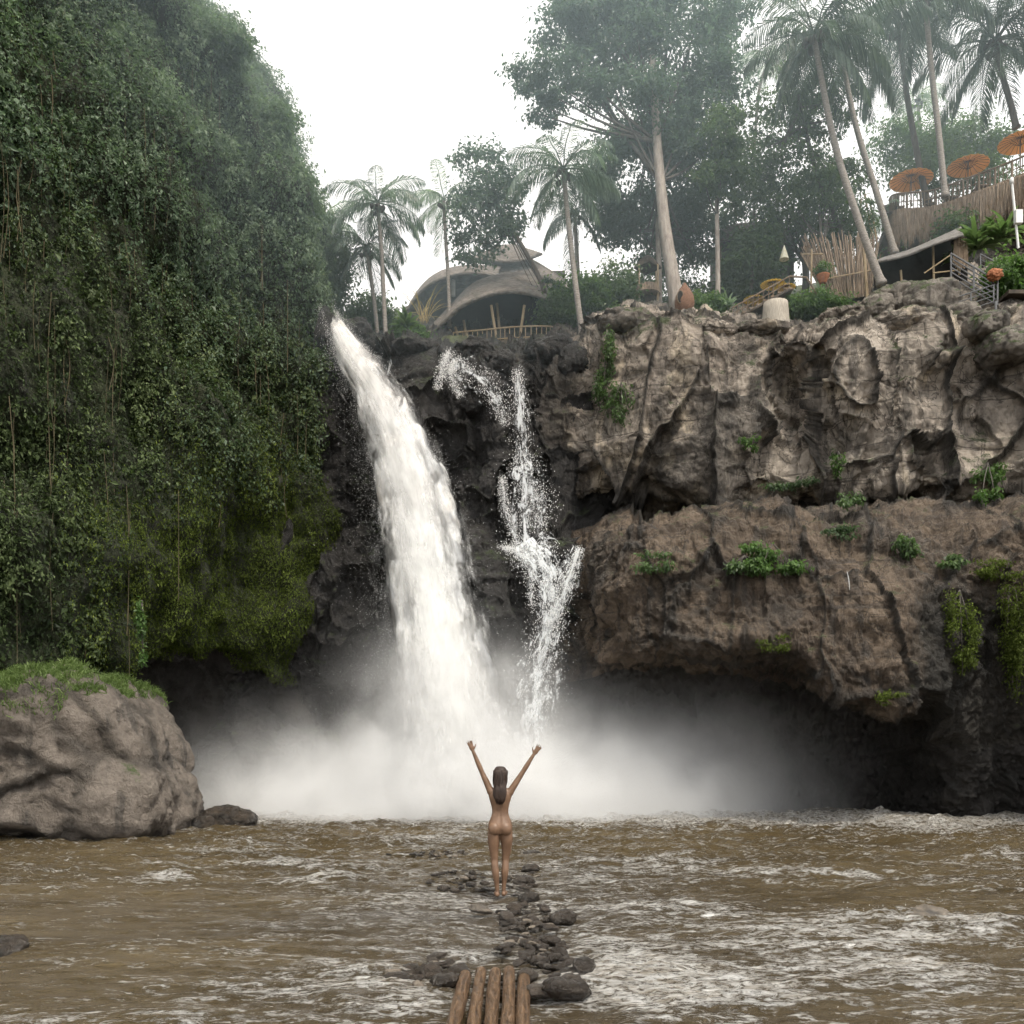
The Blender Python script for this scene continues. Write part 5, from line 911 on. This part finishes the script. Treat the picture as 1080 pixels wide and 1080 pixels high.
# ------------------------------------------------------------------ person
def person():
    PY = 12.0; base = Vector(((527.5-540)/F*PY, PY, .02)); root = thing('person', base, 'person seen from behind standing on the spit with both arms raised in a V', 'person')
    mb = MB(); v3, f3 = ICO[3]; v3 = v3; f3 = [tuple(x) for x in f3]
    def ell(c, r, rot=None):
        w = [Vector((q[0]*r[0], q[1]*r[1], q[2]*r[2])) for q in v3]
        if rot is not None: w = [rot @ q for q in w]
        mb.add([q+Vector(c) for q in w], f3)
    def cap(a, b, ra, rb, n=7):
        a, b = Vector(a), Vector(b); m = max(4, int((b-a).length/max(min(ra, rb)*.5, .004)))
        mb.tube([a.lerp(b, i/m) for i in range(m+1)], [ra+(rb-ra)*i/m for i in range(m+1)], 14); ell(a, (ra,)*3); ell(b, (rb,)*3)
    def limb(pts):
        pts_ = cr(np.array([list(p) for p in pts]), 5*len(pts)); mb.tube(pts_[:, :3], list(pts_[:, 3]), 16); ell(pts_[0, :3], (pts_[0, 3],)*3); ell(pts_[-1, :3], (pts_[-1, 3],)*3)
    # legs (x, y forward, z, r)
    limb([(-.076, 0, .84, .080), (-.082, .005, .72, .078), (-.080, .012, .60, .063), (-.070, .01, .47, .046), (-.067, -.006, .40, .045), (-.058, -.014, .31, .047), (-.044, 0, .18, .032), (-.036, .0, .08, .026)])
    limb([(.074, .02, .84, .080), (.082, .03, .72, .078), (.080, .045, .60, .063), (.070, .05, .47, .046), (.066, .035, .40, .045), (.060, .028, .31, .047), (.050, .04, .18, .032), (.044, .045, .08, .026)])
    for sx, y0, x0 in ((-1, 0, -.036), (1, .045, .044)):
        cap((x0, y0-.02, .032), (x0+sx*.02, y0+.15, .022), .032, .030); cap((x0+sx*.022, y0+.13, .02), (x0+sx*.03, y0+.19, .014), .028, .014)
    # trunk as stacked ellipses
    st_ = [(.80, .120, .085, 0), (.86, .152, .100, -.005), (.92, .150, .098, -.004), (.98, .130, .082, .005), (1.04, .108, .070, .012), (1.10, .104, .068, .012), (1.17, .118, .075, .006), (1.24, .138, .082, .0), (1.30, .148, .080, .0), (1.35, .130, .064, .004), (1.385, .075, .052, .01)]
    s2 = cr(np.array(st_), 40); vs = []; n = 28
    for z, rx, ry, y in s2:
        for k in range(n): a = 2*math.pi*k/n; vs.append((rx*math.cos(a), y+ry*math.sin(a)*(1-.17*math.exp(-(math.cos(a)/.16)**2)*(math.sin(a) < 0)), z))
    fs = [(i*n+k, i*n+(k+1) % n, (i+1)*n+(k+1) % n, (i+1)*n+k) for i in range(39) for k in range(n)]+[tuple(range(n))[::-1], tuple(39*n+k for k in range(n))]; mb.add(vs, fs)
    ell((-.072, -.045, .865), (.080, .075, .085)); ell((.070, -.04, .865), (.080, .075, .085))
    cap((0, .012, 1.36), (0, .02, 1.47), .052, .046)
    ell((0, .035, 1.545), (.070, .088, .105)); ell((0, .075, 1.50), (.05, .05, .06)); ell((0, .125, 1.535), (.012, .018, .02)); ell((-.07, .03, 1.54), (.012, .02, .03)); ell((.07, .03, 1.54), (.012, .02, .03))
    # arms
    for sx, sh_, el, wr, tip in ((-1, (-.125, .0, 1.345), (-.235, .02, 1.585), (-.345, .02, 1.845), (-.385, .01, 1.95)), (1, (.130, .0, 1.335), (.285, .02, 1.575), (.425, .02, 1.80), (.495, .01, 1.90))):
        sh_, el, wr, tip = map(Vector, (sh_, el, wr, tip)); limb([(*((sh_*.75+Vector((sx*.06, 0, 1.27))*.25)), .052), (*sh_, .046), (*(sh_.lerp(el, .5)), .039), (*el, .031), (*(el.lerp(wr, .3)), .032), (*wr, .021)])
        ell(sh_+Vector((-sx*.01, 0, -.01)), (.055, .048, .055))
        d = (tip-wr).normalized(); b = Vector((0, 1, 0)).cross(d).normalized(); pc = wr+d*.045
        rot = Matrix((b, Vector((0, 1, 0)), d)).transposed(); ell(pc, (.034, .015, .048), rot)
        for k, (o, L) in enumerate(((-.026, .058), (-.009, .070), (.009, .066), (.025, .050))):
            a0 = pc+d*.035+b*o; m = a0+(d+b*o*7).normalized()*L*.55; e = m+(d+b*o*7+Vector((0, -.35, 0))).normalized()*L*.5; cap(a0, m, .0085, .0075); cap(m, e, .0075, .006)
        ti = -1 if (b.x*sx) > 0 else 1; a0 = wr+d*.02+b*ti*.022; cap(a0, a0+(d+b*ti*1.1).normalized()*.038, .011, .009); cap(a0+(d+b*ti*1.1).normalized()*.038, a0+(d+b*ti*1.1).normalized()*.038+(d+b*ti*.5).normalized()*.03, .009, .007)
    o = mb.build('body', M['skin'], root, True, ) ; o.location = (0, 0, 0); o.matrix_parent_inverse = Matrix.Identity(4)
    r = o.modifiers.new('remesh', 'REMESH'); r.mode = 'VOXEL'; r.voxel_size = .0065; r.use_smooth_shade = True; s = o.modifiers.new('smooth', 'SMOOTH'); s.factor = .6; s.iterations = 5
    hb = MB(); n = 44; prof = [(1.652, .02, .02, .03), (1.64, .055, .06, .03), (1.60, .080, .092, .026), (1.55, .088, .100, .015), (1.49, .082, .090, -.005), (1.42, .076, .060, -.045), (1.36, .080, .048, -.070), (1.30, .082, .038, -.080), (1.24, .068, .028, -.086), (1.205, .040, .014, -.088)]
    s2 = cr(np.array(prof), 46); vs = []
    for i, (z, rx, ry, y) in enumerate(s2):
        for k in range(n):
            a = 2*math.pi*k/n; w = 1+.05*math.sin(k*7.3+i*.12)*min(1, i/12)+.03*math.sin(k*13.7+2); yy = math.sin(a)*ry*w
            if yy > .045 and z < 1.6: yy = .045
            vs.append((rx*math.cos(a)*w, y+yy, z-(.02*math.sin(k*5.1)+.015*math.sin(k*11.)) *(i/45)**4))
    hb.add(vs, [(i*n+k, i*n+(k+1) % n, (i+1)*n+(k+1) % n, (i+1)*n+k) for i in range(45) for k in range(n)]+[tuple(range(n))[::-1], tuple(45*n+k for k in range(n))])
    rh = random.Random(4)
    for q in range(46):
        a = rh.uniform(-1.35, 1.35); x = .082*math.sin(a); zz = rh.uniform(1.17, 1.30); amp = rh.uniform(.004, .012); ph = rh.uniform(0, 6); pts = []
        for m in range(13):
            t = m/12; z = 1.60+(zz-1.60)*t; yb = np.interp(z, [1.2, 1.3, 1.42, 1.55, 1.6], [-.105, -.115, -.10, -.085, -.065]); pts.append((x*(1+.12*math.sin(t*3+ph)-.25*t*t)+amp*math.sin(t*9+ph), yb*math.cos(a)*.98-.004+.4*amp*math.cos(t*8+ph), z))
        hb.tube(pts, [.009*(1-.75*m/12) for m in range(13)], 5)
    hb_o = hb.build('hair', M['hair'], root, True); hb_o.location = (0, 0, 0); hb_o.matrix_parent_inverse = Matrix.Identity(4)
person()
